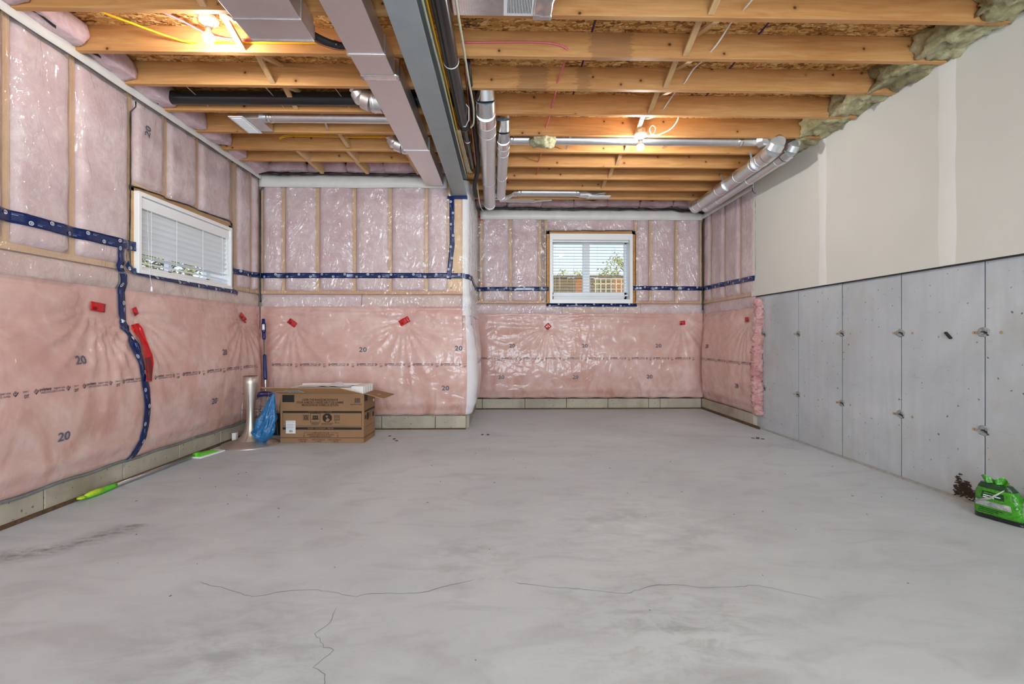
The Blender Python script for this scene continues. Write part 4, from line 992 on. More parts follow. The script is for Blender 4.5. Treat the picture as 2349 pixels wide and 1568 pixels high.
# ---------------------------------------------------------------- tape
def ribbon(seg, pts, w, extra=0.010, step=0.03, crinkle=0.002):
    """a strip following (u,z) points on the wall surface"""
    out = []
    for a, b in zip(pts[:-1], pts[1:]):
        k = max(1, int(math.dist(a, b)/step))
        out += [(a[0]+(b[0]-a[0])*i/k, a[1]+(b[1]-a[1])*i/k) for i in range(k)]
    out.append(pts[-1]); m = MB(); vs = []; n = 5
    for i, p in enumerate(out):
        q = out[min(i+1, len(out)-1)]; r = out[max(i-1, 0)]; d = Vector((q[0]-r[0], q[1]-r[1])).normalized(); nr = Vector((-d.y, d.x))
        for k in range(n):
            t = (k/(n-1)-0.5)*w*(1+0.06*noise.noise(Vector((p[0]*6,p[1]*6,k*0.1))))
            u, z = p[0]+nr.x*t, p[1]+nr.y*t
            vs.append(on(seg, u, z, extra+crinkle*noise.noise(Vector((u*22,z*22,3)))))
    m.add(vs, [(i*n+k, (i+1)*n+k, (i+1)*n+k+1, i*n+k+1) for i in range(len(out)-1) for k in range(n-1)])
    return m, out
def disc(rx, ry, n=12): return ([(rx*math.cos(2*math.pi*k/n), ry*math.sin(2*math.pi*k/n)) for k in range(n)], [tuple(range(n))])
def blue_tape(seg, pts, w, label, every=0.13, start=0.05, parent=None, extra=0.010):
    m, out = ribbon(seg, pts, w, extra)
    o = m.build('tape_strip', BLUE, parent, True)
    if parent is None: tag(o, label, 'tape', 'blue printed tape strips')
    s = o.modifiers.new('thick', 'SOLIDIFY'); s.thickness = 0.0006
    L = [0.0]
    for a, b in zip(out[:-1], out[1:]): L.append(L[-1]+math.dist(a, b))
    x = start; k = 0; sg = -1 if seg == 'R' else 1
    while x < L[-1]-0.02:
        i = max(j for j in range(len(L)) if L[j] <= x); i = min(i, len(out)-2); t = (x-L[i])/max(1e-6, L[i+1]-L[i])
        a, b = out[i], out[i+1]; d = Vector((b[0]-a[0], b[1]-a[1])).normalized(); nr = Vector((-d.y, d.x)); c = Vector(a)+(Vector(b)-Vector(a))*t
        q = c+nr*(w*0.22*(1 if k % 2 else -1)); e = MB()
        def put(geo, off, ex):
            v, f = geo; e.add([on(seg, q.x+d.x*(px+off[0])+nr.x*(py+off[1]), q.y+d.y*(px+off[0])+nr.y*(py+off[1]), ex) for px, py in v], f)
        put(disc(.015,.0125), (0,0), extra+0.0042); e.mi = 1
        put(disc(.0105,.0085), (0,0), extra+0.0050); e.mi = 0
        for yy in (-.0042, 0.0, .0042): put(rect(-.006,.006,yy-.0011,yy+.0011), (0,0), extra+0.0058)
        e.mi = 2
        put(rect(.035,.065,-.006,-.001), (0,0), extra+0.0042); put(rect(.035,.085,.004,.0055), (0,0), extra+0.0042)
        e.build('printed_emblem', [TWHITE, BLUE, TLINE], o); x += every; k += 1
    return o
blue_tape('L', [(2.3,1.735),(2.72,1.731),(3.12,1.725),(3.578,1.727),(3.712,1.733)], 0.070, 'blue printed tape running from the photo edge to the left window')
blue_tape('L', [(4.965,1.73),(5.30,1.735),(5.585,1.755)], 0.058, 'short blue printed tape between left window and corner')
blue_tape('L', [(3.60,1.60),(3.66,1.545),(4.24,1.525),(5.02,1.520),(5.06,1.50)], 0.05, 'blue printed tape sagging beneath the left window', extra=0.018)
blue_tape('L', [(3.545,1.74),(3.545,1.66),(3.556,1.44),(3.575,1.157),(3.636,0.869),(3.69,0.638),(3.70,0.374),(3.66,0.221),(3.605,0.13)], 0.066, 'long blue printed tape hanging down the left wall to the curb')
blue_tape('A', [(-2.74,1.752),(-1.6,1.756),(-0.42,1.758)], 0.060, 'blue printed tape level across the back wall above the box')
blue_tape('A', [(-0.565,2.66),(-0.562,2.12),(-0.60,1.72)], 0.055, 'blue printed tape running down beside the wood post')
o = MB().box(-0.615,-0.385,5.572,5.66,2.640,2.674).build('tape_strip', BLUE, None, bevel=0.004); tag(o, 'blue tape wrapped round the beam end on the post', 'tape', 'blue printed tape strips')
blue_tape('K', [(0.02,1.75),(0.4,1.74),(0.95,1.72),(1.5,1.75)], 0.055, 'crumpled blue printed tape across the narrow white return wall', extra=0.022)
blue_tape('B', [(-0.36,1.750),(0.2,1.755),(0.70,1.758)], 0.060, 'blue printed tape left of the alcove window')
blue_tape('B', [(1.935,1.772),(2.4,1.770),(2.985,1.768)], 0.060, 'blue printed tape right of the alcove window')
blue_tape('B', [(0.665,1.522),(1.3,1.520),(1.995,1.522)], 0.048, 'blue printed tape along the bottom of the alcove window', extra=0.016)
blue_tape('R', [(7.07,1.765),(6.4,1.758),(5.60,1.745)], 0.060, 'blue printed tape on the insulated end of the right wall')
def red_patch(seg, u, z, w, h, rot, label):
    m = MB(); n = 6; vs = []
    for j in range(n):
        for i in range(n):
            a = (i/(n-1)-0.5)*w; b = (j/(n-1)-0.5)*h; uu = u+a*math.cos(rot)-b*math.sin(rot); zz = z+a*math.sin(rot)+b*math.cos(rot)
            vs.append(on(seg, uu+0.004*noise.noise(Vector((a*40,b*40,u))), zz, 0.014+0.005*noise.noise(Vector((uu*30,zz*30,1)))))
    m.add(vs, [(j*n+i, j*n+i+1, (j+1)*n+i+1, (j+1)*n+i) for j in range(n-1) for i in range(n-1)])
    m.mi = 1
    q = (u-w*0.22*math.cos(rot), z-w*0.22*math.sin(rot)-0.012); vs = [on(seg, q[0]+0.012*math.cos(k*0.785), q[1]+0.010*math.sin(k*0.785), 0.020) for k in range(8)]
    m.add(vs, [tuple(range(8))])
    o = m.build('tape_patch', [RED, DKRED], None, 'auto'); tag(o, label, 'tape', 'red tape patches over the insulation pins')
    s = o.modifiers.new('thick', 'SOLIDIFY'); s.thickness = 0.0008
red_patch('L', 3.354, 1.258, 0.115, 0.06, -0.1, 'crinkled red tape patch left of the hanging blue tape')
red_patch('L', 3.69, 1.245, 0.045, 0.06, 0.5, 'small red tape scrap right of the hanging blue tape')
red_patch('L', 5.205, 1.26, 0.12, 0.06, -0.6, 'red tape patch on the left wall near the corner mop')
red_patch('A', -2.381, 1.214, 0.10, 0.06, -0.65, 'red tape patch on the back wall right of the mop')
red_patch('A', -1.107, 1.235, 0.12, 0.07, 0.5, 'red tape patch on the back wall above the box')
red_patch('B', 0.689, 1.208, 0.08, 0.075, 0.75, 'red tape patch below the alcove window')
red_patch('B', 2.677, 1.26, 0.08, 0.06, 0.1, 'red tape patch near the alcove right corner')
red_patch('R', 5.80, 1.263, 0.08, 0.06, 0.0, 'red tape patch on the insulated end of the right wall')
red_patch('B', -0.27, 2.80, 0.09, 0.075, 0.4, 'red tape patch under the end of the round duct')
m, _ = ribbon('L', [(3.665,1.15),(3.70,0.98),(3.715,0.85),(3.70,0.72)], 0.075, 0.018); m.mi = 1
m2, _ = ribbon('L', [(3.70,0.90),(3.715,0.80),(3.70,0.73)], 0.055, 0.0205); m.add(m2.v, m2.f)
o = m.build('tape_patch', [RED, DKRED], None, True); tag(o, 'long red tape strip along the hanging blue tape', 'tape', 'red tape patches over the insulation pins')

# ---------------------------------------------------------------- cardboard carton with foam packing
CARD = plain('brown_cardboard', srgb(152,117,87), 0.75, spec=0.2, scale=5, var=0.06)
CARDIN = plain('cardboard_inside', srgb(196,152,110), 0.75, spec=0.2, scale=5, var=0.05)
BINK = plain('box_black_ink', srgb(32,24,20), 0.6); BROWNINK = plain('box_brown_ink', srgb(72,44,26), 0.6)
LABEL = plain('paper_label', srgb(226,226,224), 0.6, var=0.02); FOAM = plain('white_foam', srgb(238,236,232), 0.7, bump=0.3, scale=120, var=0.02)
box_rot = math.radians(-2.2); BX = Vector((-2.196, 4.872, 0.0))
bw, bd, bh = 0.835, 0.372, 0.488
cb = empty('cardboard_box', BX, 'opened brown microwave carton with white foam packing on top', 'box')
cR, sR = math.cos(box_rot), math.sin(box_rot)
def bxp(x, y, z): return Vector((BX.x+x*cR-y*sR, BX.y+x*sR+y*cR, z))
def bslab(name, mat, par, x0, x1, y0, y1, z0, z1):
    return MB().hexa([bxp(x0,y0,z0),bxp(x1,y0,z0),bxp(x1,y1,z0),bxp(x0,y1,z0),bxp(x0,y0,z1),bxp(x1,y0,z1),bxp(x1,y1,z1),bxp(x0,y1,z1)]).build(name, mat, par)
t = 0.006
front = bslab('front_panel', CARD, cb, 0, bw, 0, t, 0.001, bh); bslab('back_panel', CARD, cb, 0, bw, bd-t, bd, 0.001, bh)
bslab('side_panel', CARD, cb, 0, t, t, bd-t, 0.001, bh); side = bslab('side_panel', CARD, cb, bw-t, bw, t, bd-t, 0.001, bh); bslab('bottom_panel', CARD, cb, t, bw-t, t, bd-t, 0.001, 0.007)
def flap(pts, mat=CARD, mat2=CARDIN, th=0.004):
    a, b, c, d = [Vector(p) for p in pts]; n = (b-a).cross(d-a).normalized()*th
    m = MB().add([a,b,c,d], [(0,1,2,3)]); m.mi = 1; m.add([a+n,b+n,c+n,d+n], [(3,2,1,0)])
    m.mi = 0
    for p, q in ((a,b),(b,c),(c,d),(d,a)): m.add([p,q,q+n,p+n], [(0,1,2,3)])
    return m
fl_pts = [bxp(0.0,0,bh), bxp(bw-0.01,0,bh), bxp(bw-0.155,-0.235,bh+0.082), bxp(-0.075,-0.235,bh+0.085)]
ff = flap([fl_pts[0], fl_pts[3], fl_pts[2], fl_pts[1]], CARD).build('flap', [CARDIN, CARD], cb)
flap([bxp(bw,0.01,bh), bxp(bw+0.195,0.0,bh-0.05), bxp(bw+0.215,bd-0.02,bh-0.045), bxp(bw,bd-0.01,bh)]).build('flap', [CARDIN, CARD], cb)
flap([bxp(0,bd-0.01,bh), bxp(-0.03,bd-0.02,bh-0.18), bxp(-0.03,0.02,bh-0.18), bxp(0,0.01,bh)]).build('flap', [CARDIN, CARD], cb)
flap([bxp(bw-0.01,bd,bh), bxp(bw-0.02,bd+0.04,bh-0.18), bxp(0.02,bd+0.04,bh-0.18), bxp(0.01,bd,bh)]).build('flap', [CARDIN, CARD], cb)
def fput(m, geo, x, z, ex=0.0012):
    v, f = geo; m.add([bxp(x+px, -ex, z+py) for px, py in v], f)
def fline(geo, x, z, mat, ex=0.0012, name='printed_line'):
    m = MB(); fput(m, geo, x, z, ex); m.build(name, mat, front)
def frect(m, x0, x1, z0, z1, ex=0.0012): m.add([bxp(x0,-ex,z0),bxp(x1,-ex,z0),bxp(x1,-ex,z1),bxp(x0,-ex,z1)], [(0,1,2,3)])
def fframe(m, x0, x1, z0, z1, w): frect(m,x0,x1,z0,z0+w); frect(m,x0,x1,z1-w,z1); frect(m,x0,x0+w,z0+w,z1-w); frect(m,x1-w,x1,z0+w,z1-w)
m = MB()   # black print of the front panel
frect(m, 0.02,0.140,0.405,0.478); frect(m, 0.024,0.815,0.300,0.318); frect(m, 0.022,0.815,0.132,0.156); fframe(m, 0.024,0.815,0.166,0.300,0.003); frect(m, 0,bw,0.050,0.0545)
for k in range(10): frect(m, 0.745+k*0.0056,0.7485+k*0.0056-0.0004*(k%3),0.400,0.447)
fframe(m,0.228,0.286,0.226,0.278,0.004); frect(m,0.240,0.274,0.234,0.270); fframe(m,0.302,0.400,0.205,0.296,0.0035); frect(m,0.325,0.377,0.232,0.273); frect(m,0.312,0.390,0.234,0.240)
fframe(m,0.540,0.594,0.226,0.276,0.004); frect(m,0.550,0.584,0.234,0.238)
for x in (0.557,0.577): frect(m,x-0.002,x+0.002,0.242,0.258); m.add([bxp(x-0.008,-.0012,0.256),bxp(x+0.008,-.0012,0.256),bxp(x,-.0012,0.268)],[(0,1,2)])
oc = [(0.470+0.050*math.cos(math.pi/8+k*math.pi/4), 0.250+0.047*math.sin(math.pi/8+k*math.pi/4)) for k in range(8)]
m.add([bxp(x,-.0012,z) for x,z in oc], [tuple(range(8))])
m.build('printed_panel', BINK, front)
m = MB()
fline(fit_text('OVER-THE-RANGE MICROWAVE',.355,.030,.001), .400,.428, BROWNINK); fline(fit_text('FOUR À MICRO-ONDES HAUT DE GAMME',.465,.030,.001), .400,.402, BROWNINK); fline(fit_text('MICROONDAS SOBRE LA ESTUFA',.370,.030,.001), .400,.376, BROWNINK)
fline(fit_text('MH-8T017T2SS-5',.115,.014,.0005), .760,.383, BROWNINK)
fline(fit_text('CLAMP INSIDE THIS LINE',.175,.017,.0004), .402,.100, BROWNINK); fline(fit_text('AGRIPPER EN DESSOUS DE CETTE LIGNE',.270,.017,.0004), .402,.082, BROWNINK); fline(fit_text('AGARRE DEBAJO DE ESTA LINEA',.220,.017,.0004), .402,.065, BROWNINK)
for x, a, b in ((.222,'CLAMP FORCE','<1200 LBS'),(.378,'FORCE DE SERRAGE','< 1 200 LB'),(.542,'FUERZA DE SUJECIÓN','< 1,200 LB')): fline(fit_text(a,.098 if x < .3 else .135,.015,.0004), x,.032, BROWNINK); fline(fit_text(b,.070,.015,.0004), x,.015, BROWNINK)
frect(m,.235,.310,.100,.1025); frect(m,.494,.575,.100,.1025)
for x in (.237,.575): frect(m,x-.0015,x+.0015,.068,.1025); m.add([bxp(x-.006,-.0012,.072),bxp(x,-.0012,.058),bxp(x+.006,-.0012,.072)],[(0,1,2)])
for x, w in ((.352,.085),(.470,.120)):
    for k in range(3): frect(m,x-w/2,x+w/2-0.006*k,.196-.008*k,.1995-.008*k)
for k, w in enumerate((.012,.022,.055)): frect(m,.543,.543+w,.218-.010*k,.2215-.010*k)
m.build('printed_lettering', BROWNINK, front)
e = 0.0022
fline(fit_text('FRONT · FACE AVANT · FRENTE',.255,.016,.0003), .405,.144, CARD, e); fline(fit_text('FRAGILE · FRAGILE · FRÁGIL',.240,.010,.0), .400,.309, CARD, e)
for x in (.340,.360): m = MB(); frect(m,x-.003,x+.003,.245,.263,e); m.build('reverse_print', CARD, front)
m = MB()
m.add([bxp(x,-e,z) for x,z in ((.452,.270),(.472,.276),(.482,.262),(.476,.250),(.497,.232),(.484,.214),(.455,.212),(.458,.236),(.462,.252))], [tuple(range(9))])
m.build('reverse_print', CARD, front); m = MB(); fput(m, rect(-.005,.005,-.012,.012), .257,.252, e); m.build('reverse_print', CARD, front)
m = MB(); ee = .003; m.add([bxp(x,-ee,z) for x,z in ((.432,.222),(.438,.216),(.508,.278),(.502,.284))], [(0,1,2,3)]); m.build('prohibition_bar', BINK, front)
lb = MB(); frect(lb, .056,.153,.094,.222,.002); lb = lb.build('paper_label', LABEL, front)
m = MB()
for k in range(9): frect(m, .090+k*.0038,.0925+k*.0038-.0005*(k%2),.106,.128,.003)
fput(m, fit_text('PACKING SLIP',.08,.010), .104,.210,.003)
for k in range(6): frect(m, .066,.140-.006*(k%3),.186-.009*k,.1875-.009*k,.003)
m.build('label_print', INKB, lb)
# print on the right side panel and the front flap
m = MB()
def srect(m, y0, y1, z0, z1, ex=0.0012): m.add([bxp(bw+ex,y0,z0),bxp(bw+ex,y1,z0),bxp(bw+ex,y1,z1),bxp(bw+ex,y0,z1)], [(0,1,2,3)])
srect(m,.02,.115,.41,.478); srect(m,.02,.35,.300,.320); srect(m,.0,bd,.050,.0545); srect(m,.02,.35,.150,.153)
m.add([bxp(bw+.0012,.125+.040*math.cos(math.pi/8+k*math.pi/4),.250+.042*math.sin(math.pi/8+k*math.pi/4)) for k in range(8)], [tuple(range(8))])
srect(m,.035,.070,.23,.268); srect(m,.185,.20,.23,.275); srect(m,.215,.255,.20,.203); srect(m,.19,.33,.285,.287); srect(m,.28,.33,.22,.27)
m.build('printed_panel', BINK, side)
m = MB(); srect(m,.30,.345,.375,.40,.0015); m.build('paper_label', LABEL, side)
m = MB()
def flp(u, v): return bxp(u-0.075*v-0.03*v*0, -0.235*v-0.0, bh+0.084*v)+Vector((0,-0.0008,-0.002))
for (u0,u1,v0,v1) in ((.04,.145,.42,.50),(.15,.30,.28,.62)): m.add([flp(u0,v0),flp(u1,v0),flp(u1,v1),flp(u0,v1)], [(0,1,2,3)])
m.build('paper_label', LABEL, ff)
m = MB()
for k in range(4): m.add([flp(.175+k*.03,.32)+Vector((0,-.0006,-.0014)),flp(.187+k*.03,.32)+Vector((0,-.0006,-.0014)),flp(.187+k*.03,.58)+Vector((0,-.0006,-.0014)),flp(.175+k*.03,.58)+Vector((0,-.0006,-.0014))],[(0,1,2,3)])
m.build('label_print', INKB, ff)
fo = empty('foam_packing', bxp(0.42,0.2,0.30), 'white foam packing block sticking out of the carton', 'packing foam')
def fslab(name, x0,x1,y0,y1,z0,z1, mat=FOAM):
    return MB().hexa([bxp(x0,y0,z0),bxp(x1,y0,z0),bxp(x1,y1,z0),bxp(x0,y1,z0),bxp(x0,y0,z1),bxp(x1,y0,z1),bxp(x1,y1,z1),bxp(x0,y1,z1)]).build(name, mat, fo, bevel=0.006)
fslab('foam_block', .06,.80,.03,.345,.30,.545); fslab('foam_block', .70,.822,.02,.350,.02,.562); fslab('foam_rim', .10,.70,.26,.350,.545,.566)
for k in range(4): fslab('foam_rib', .822,.8275,.06+.075*k,.10+.075*k,.46,.556)
m = MB().grid(lambda a, b: bxp(.12+.55*a, .06+.26*b, .552+.02*abs(noise.noise(Vector((a*5,b*4,2))))+.028*math.exp(-((a-.62)/.1)**2)*b), 24, 10); m.build('tissue_sheet', plain('white_tissue', srgb(232,230,234), 0.5), fo, True)

# ---------------------------------------------------------------- silver pedestal, mop, bags and clutter in the corner
SILV = plain('brushed_silver', srgb(208,200,190), 0.42, 0.9, scale=9, var=0.03)
px, py = -2.452, 4.80
ped = empty('pedestal', (px,py,0), 'silver trumpet shaped pedestal with a wide round foot', 'pedestal')
MB().lathe([(.066,.672),(.069,.672),(.067,.60),(.056,.50),(.045,.42),(.038,.35),(.036,.30),(.038,.24),(.046,.18),(.062,.125),(.090,.082),(.130,.055),(.132,.052)], (px,py,0), 40).build('stem', SILV, ped, True)
MB().lathe([(.132,.053),(.17,.042),(.22,.028),(.254,.016),(.262,.009),(.262,.0005),(0.0,.0005)], (px,py,0), 56).build('foot', SILV, ped, 'auto')
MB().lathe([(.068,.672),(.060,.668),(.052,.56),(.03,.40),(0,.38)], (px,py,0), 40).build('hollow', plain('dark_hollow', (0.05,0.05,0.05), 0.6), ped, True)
pts = []
for (r, z) in ((.057,.50),(.046,.42),(.037,.30),(.047,.18),(.063,.125),(.091,.083),(.131,.056)): pts.append((px+(r+.0006)*math.sin(.12), py-(r+.0006)*math.cos(.12), z))
MB().tube(pts, .0012, 5).build('seam', WATCHED, ped)
ac = empty('acrylic_stand', (-2.52,5.06,0), 'clear acrylic stand of thin rods behind the silver pedestal', 'stand')
for (x, y, xt, yt) in ((-2.66,5.00,-2.63,5.02),(-2.36,5.02,-2.40,5.04),(-2.64,5.20,-2.62,5.18),(-2.38,5.22,-2.42,5.20)): MB().tube([(x,y,.152 if x < -2.737 else 0.0),(xt,yt,.62)], .005, 8).build('rod', CLEAR, ac, True)
for z in (.30,.47):
    q = [(-2.645,5.01,z),(-2.38,5.03,z),(-2.40,5.21,z),(-2.63,5.19,z)]
    for a, b in zip(q, q[1:]+q[:1]): MB().tube([a,b], .0045, 8).build('rail', CLEAR, ac, True)
wbk = MB().box(-2.712,-2.672,4.94,4.985,0.0,0.085).build('foam_offcut', FOAM, None, bevel=0.004); tag(wbk, 'small white foam offcut between curb and pedestal foot', 'offcut')
DARKP = plain('black_plastic', (0.016,0.018,0.018), 0.22, spec=0.5)
tub = empty('plastic_crate', (-2.30,5.33,0), 'dark plastic crate half hidden behind the pedestal', 'crate')
MB().box(-2.48,-2.24,5.24,5.44,0.0005,0.22).build('crate_body', DARKP, tub, bevel=0.012); MB().box(-2.49,-2.23,5.23,5.45,0.22,0.24).build('crate_rim', DARKP, tub, bevel=0.006)
mop = empty('corner_mop', (-2.44,5.10,0.02), 'blue and silver mop leaning upright in the room corner', 'mop')
NAVY = plain('navy_plastic', srgb(18,36,98), 0.3); ALU = plain('aluminium_tube', srgb(206,206,206), 0.28, 1.0, var=0.03)
a = Vector((-2.445,5.12,0.05)); b = Vector((-2.60,5.36,1.25))
def mp(t): return a.lerp(b, t)
MB().tube([mp(.10), mp(.90)], .0115, 12).build('pole', ALU, mop, True)
MB().tube([mp(.455),mp(.47),mp(.55),mp(.62),mp(.665),mp(.68)], [.014,.019,.020,.018,.019,.013], 12).build('grip', NAVY, mop, True)
MB().tube([mp(.815),mp(.83),mp(.86),mp(.875),mp(.885)], [.014,.019,.019,.017,.013], 12).build('grip', NAVY, mop, True)
MB().tube([mp(.875),mp(.885),mp(.955),mp(.97),mp(1.0)], [.020,.023,.024,.018,.016], 10).build('handle_top', NAVY, mop, True)
MB().tube([mp(.90)+Vector((.006,-.018,0)),mp(.95)+Vector((.006,-.018,0))], [.014,.014], 8).build('care_label', WHITE, mop, True)
m = MB(); c0 = mp(.33); n = 14; vs = []
for i in range(n+1):
    t_ = i/n; ang = math.pi*t_; x = -0.085*math.cos(ang); z = 0.035*math.sin(ang)
    for k in range(2): vs += [(c0.x+x, c0.y-0.02+0.03*k, c0.z+z), (c0.x+x*1.02, c0.y-0.02+0.03*k, c0.z+z-0.055)]
m.add(vs, [q for i in range(n) for q in ((4*i,4*i+4,4*i+5,4*i+1),(4*i+2,4*i+3,4*i+7,4*i+6),(4*i,4*i+2,4*i+6,4*i+4),(4*i+1,4*i+5,4*i+7,4*i+3))]+[(0,1,3,2),(4*n,4*n+2,4*n+3,4*n+1)]); m.build('head_clamp', NAVY, mop, 'auto')
m = MB().grid(lambda u, v: (c0.x+(u-.5)*(.165-.06*v)+.004*noise.noise(Vector((u*9,v*9,0))), c0.y-0.025-0.05*v+.012*noise.noise(Vector((u*6,v*7,4))), c0.z-.03-.26*v), 12, 14); m.build('clear_wrapper', m_poly('clear_wrapper_film', 0.05), mop, True)
MB().tube([mp(.10)+Vector((-.05,0,-.02)),mp(.10)+Vector((.05,0,-.02))], .016, 10).build('mop_hinge', NAVY, mop, True)
# blue plastic bag slumped against the carton
def m_bag(name, col, milk):
    t_ = NT(name); p = t_.pos(); n_ = t_.noise(p, 26, 4, 0.6, 1.5)
    t_.bsdf(t_.ramp(n_, [(0.3, tuple(v*0.5 for v in col)), (0.7, tuple(min(1,v*1.3) for v in col))]), 0.14, 0, t_.bump(n_, 0.4, 0.02), spec=0.7, trans=milk); return t_.m
BB = m_bag('blue_plastic_film', srgb(22,124,190), 0.2)
m = MB(); prof_b = [(0.02,.030),(0.055,.078),(0.10,.094),(0.16,.090),(0.22,.074),(0.30,.054),(0.37,.036),(0.43,.020),(0.475,.006)]; vs = []; n = 44
prof_b = [(prof_b[i][0]+(prof_b[i+1][0]-prof_b[i][0])*k/3, prof_b[i][1]+(prof_b[i+1][1]-prof_b[i][1])*k/3) for i in range(len(prof_b)-1) for k in range(3)]+[prof_b[-1]]
for (z, r) in prof_b:
    for k in range(n):
        an = 2*math.pi*k/n; rr = r*(1+.42*noise.noise(Vector((math.cos(an)*2.6, math.sin(an)*2.6, z*11)))+.16*math.sin(an*6+z*14)+.10*math.sin(an*11-z*23))
        vs.append((-2.298+(z-.1)*.21+rr*math.cos(an)*1.05, 4.735+z*.10+rr*math.sin(an)*.6, .034+z-.016*(z < .03)))
m.add(vs, [(i*n+k, i*n+(k+1)%n, (i+1)*n+(k+1)%n, (i+1)*n+k) for i in range(len(prof_b)-1) for k in range(n)]+[tuple(range(n-1,-1,-1)), tuple((len(prof_b)-1)*n+k for k in range(n))])
o = m.build('plastic_bag', BB, None, True); tag(o, 'crumpled blue plastic bag between the pedestal and the carton', 'bag')
# green floor mop lying along the left curb
LIME = plain('lime_plastic', srgb(92,204,40), 0.3); YEL = plain('yellow_green_grip', srgb(176,214,44), 0.35)
gm = empty('floor_mop', (-2.68,3.8,0), 'green handled flat mop lying along the left curb', 'mop')
a = Vector((-2.690,3.155,.022)); b = Vector((-2.672,4.36,.022))
MB().tube([a.lerp(b,.20), a.lerp(b,.95)], .0125, 12).build('pole', ALU, gm, True)
MB().tube([a.lerp(b,t_) for t_ in (.03,.06,.10,.16,.21,.235)], [.013,.019,.022,.019,.016,.015], 12).build('handle', LIME, gm, True)
MB().tube([a.lerp(b,t_)+Vector((.006,0,.006)) for t_ in (.025,.06,.10,.15)], [.010,.018,.0195,.010], 12).build('grip', YEL, gm, True)
m = MB(); cc = a.lerp(b,.012); vs = []
pts = [cc+Vector((.016*math.cos(k*.628), .024*math.sin(k*.628), .002)) for k in range(11)]; m.tube(pts, .007, 8, False); m.build('hang_ring', YEL, gm, True)
MB().tube([a.lerp(b,t_) for t_ in (.93,.96,1.0)], [.016,.020,.016], 12).build('socket', LIME, gm, True)
m = MB().hexa([(-2.705,4.30,.012),(-2.62,4.28,.012),(-2.575,4.50,.012),(-2.66,4.52,.012),(-2.69,4.34,.032),(-2.635,4.32,.032),(-2.60,4.46,.026),(-2.65,4.48,.026)]); m.build('mop_head', LIME, gm, bevel=0.004)
MB().hexa([(-2.71,4.27,.0005),(-2.60,4.25,.0005),(-2.545,4.53,.0005),(-2.655,4.55,.0005),(-2.71,4.27,.012),(-2.60,4.25,.012),(-2.545,4.53,.012),(-2.655,4.55,.012)]).build('mop_pad', WHITE, gm, bevel=0.003)
# green bag and its neighbour at the right edge
GB = m_bag('green_bag_film', srgb(62,150,18), 0.0); DG = m_bag('dark_green_film', srgb(14,64,22), 0.0); PALE = m_bag('pale_bag_film', srgb(176,178,172), 0.0); BKB = m_bag('black_bag_film', srgb(16,20,22), 0.0)
def bag(name, c, u, w, d, h, mat, label, seed, lean=0.05, band=True):
    """a filled film bag: c base centre, u direction of its front edge"""
    u = Vector(u).normalized(); f = Vector((u.y, -u.x, 0)); c = Vector(c)
    e = empty(name, c, label, 'bag')
    def P(a, b, z): # a across -1..1, b depth -1..1, z 0..1
        tp = 1-0.20*z-0.40*max(0, z-.75)*2.2; dp = (1-.1*z-.75*max(0, z-.55))
        q = c+u*(a*w/2*tp)+f*(b*d/2*dp)-f*(lean*z)+Vector((0,0,h*z))
        k = .010*fbm(q+Vector((seed,0,0)), 3, 11); return q+f*(k*b)+u*(k*.6*a)
    def skin_(a0,a1,b0,b1,z0,z1,mt,nm,out=0.0):
        m = MB(); N = 16; M = 12
        ring_ = [(-1+2*i/N,1.0) for i in range(N)]+[(1.0,1-2*i/N) for i in range(N)]+[(1-2*i/N,-1.0) for i in range(N)]+[(-1.0,-1+2*i/N) for i in range(N)]
        vs = []
        for j in range(M+1):
            z = z0+(z1-z0)*j/M
            for (a_, b_) in ring_:
                s_ = 1/max(1, (abs(a_)**4+abs(b_)**4)**.25)
                vs.append(P(a_*s_*(1+out), b_*s_*(1+out), max(z, 0.004)))
        n_ = len(ring_); m.add(vs, [(j*n_+k, j*n_+(k+1)%n_, (j+1)*n_+(k+1)%n_, (j+1)*n_+k) for j in range(M) for k in range(n_)]+[tuple(range(n_-1,-1,-1)), tuple(M*n_+k for k in range(n_))])
        return m.build(nm, mt, e, True)
    skin_(0,0,0,0,0.0,0.13,BKB if band else mat,'base_band',0.004); skin_(0,0,0,0,0.12,0.88,mat,'bag_body'); skin_(0,0,0,0,0.86,1.0,DG if band else mat,'folded_top',0.01)
    def panel(a0,a1,z0,z1,mt,nm,out=.012,skew=0.0):
        m = MB().grid(lambda s, v: P(a0+(a1-a0)*s, 1.0+out*6/1.0*.25, z0+(z1-z0)*v+skew*s), 10, 6); return m.build(nm, mt, e, True)
    if band:
        panel(-.86,.70,.36,.52,PALE,'pale_label'); panel(-.55,.45,.60,.78,DG,'dark_label')
        for k, (z, ww) in enumerate(((.73,.5),(.67,.62),(.62,.4))): panel(-.45,-.45+ww*1.2,z-.012,z+.012,TWHITE if k else GB,'lettering',.018)
        for k in range(3): panel(-.7,.3-.2*k,.28-.05*k,.30-.05*k,DG,'lettering',.014)
        s0 = P(-.9,1.06,.42); s1 = P(-.1,1.10,.62); s2 = P(.6,1.02,.9); MB().tube([s0,(s0+s1)/2+Vector((0,0,.004)),s1,s2], [.003,.006,.007,.003], 6).build('drawn_fold', PALE, e, True)
        top = P(0,0,1.0)
        m = MB().grid(lambda s, v: top+u*((s-.5)*w*(.36+.22*v))+f*(.010*math.sin(s*14)+.010)+Vector((0,0,-.010+v*.042*(1+.25*math.sin(s*11)))), 30, 6); m.build('gathered_lip', GB, e, True)
    return e
bag('film_bag', (2.89,2.72,0), (.30,-1.0,0), .235, .11, .215, GB, 'glossy green bag with pale label standing against the concrete wall', 1.0, lean=-0.055)
bag('film_bag', (2.945,2.56,0), (.25,-1.0,0), .20, .085, .17, PALE, 'pale bag tucked behind the green bag at the photo edge', 5.0, lean=-0.02, band=False)
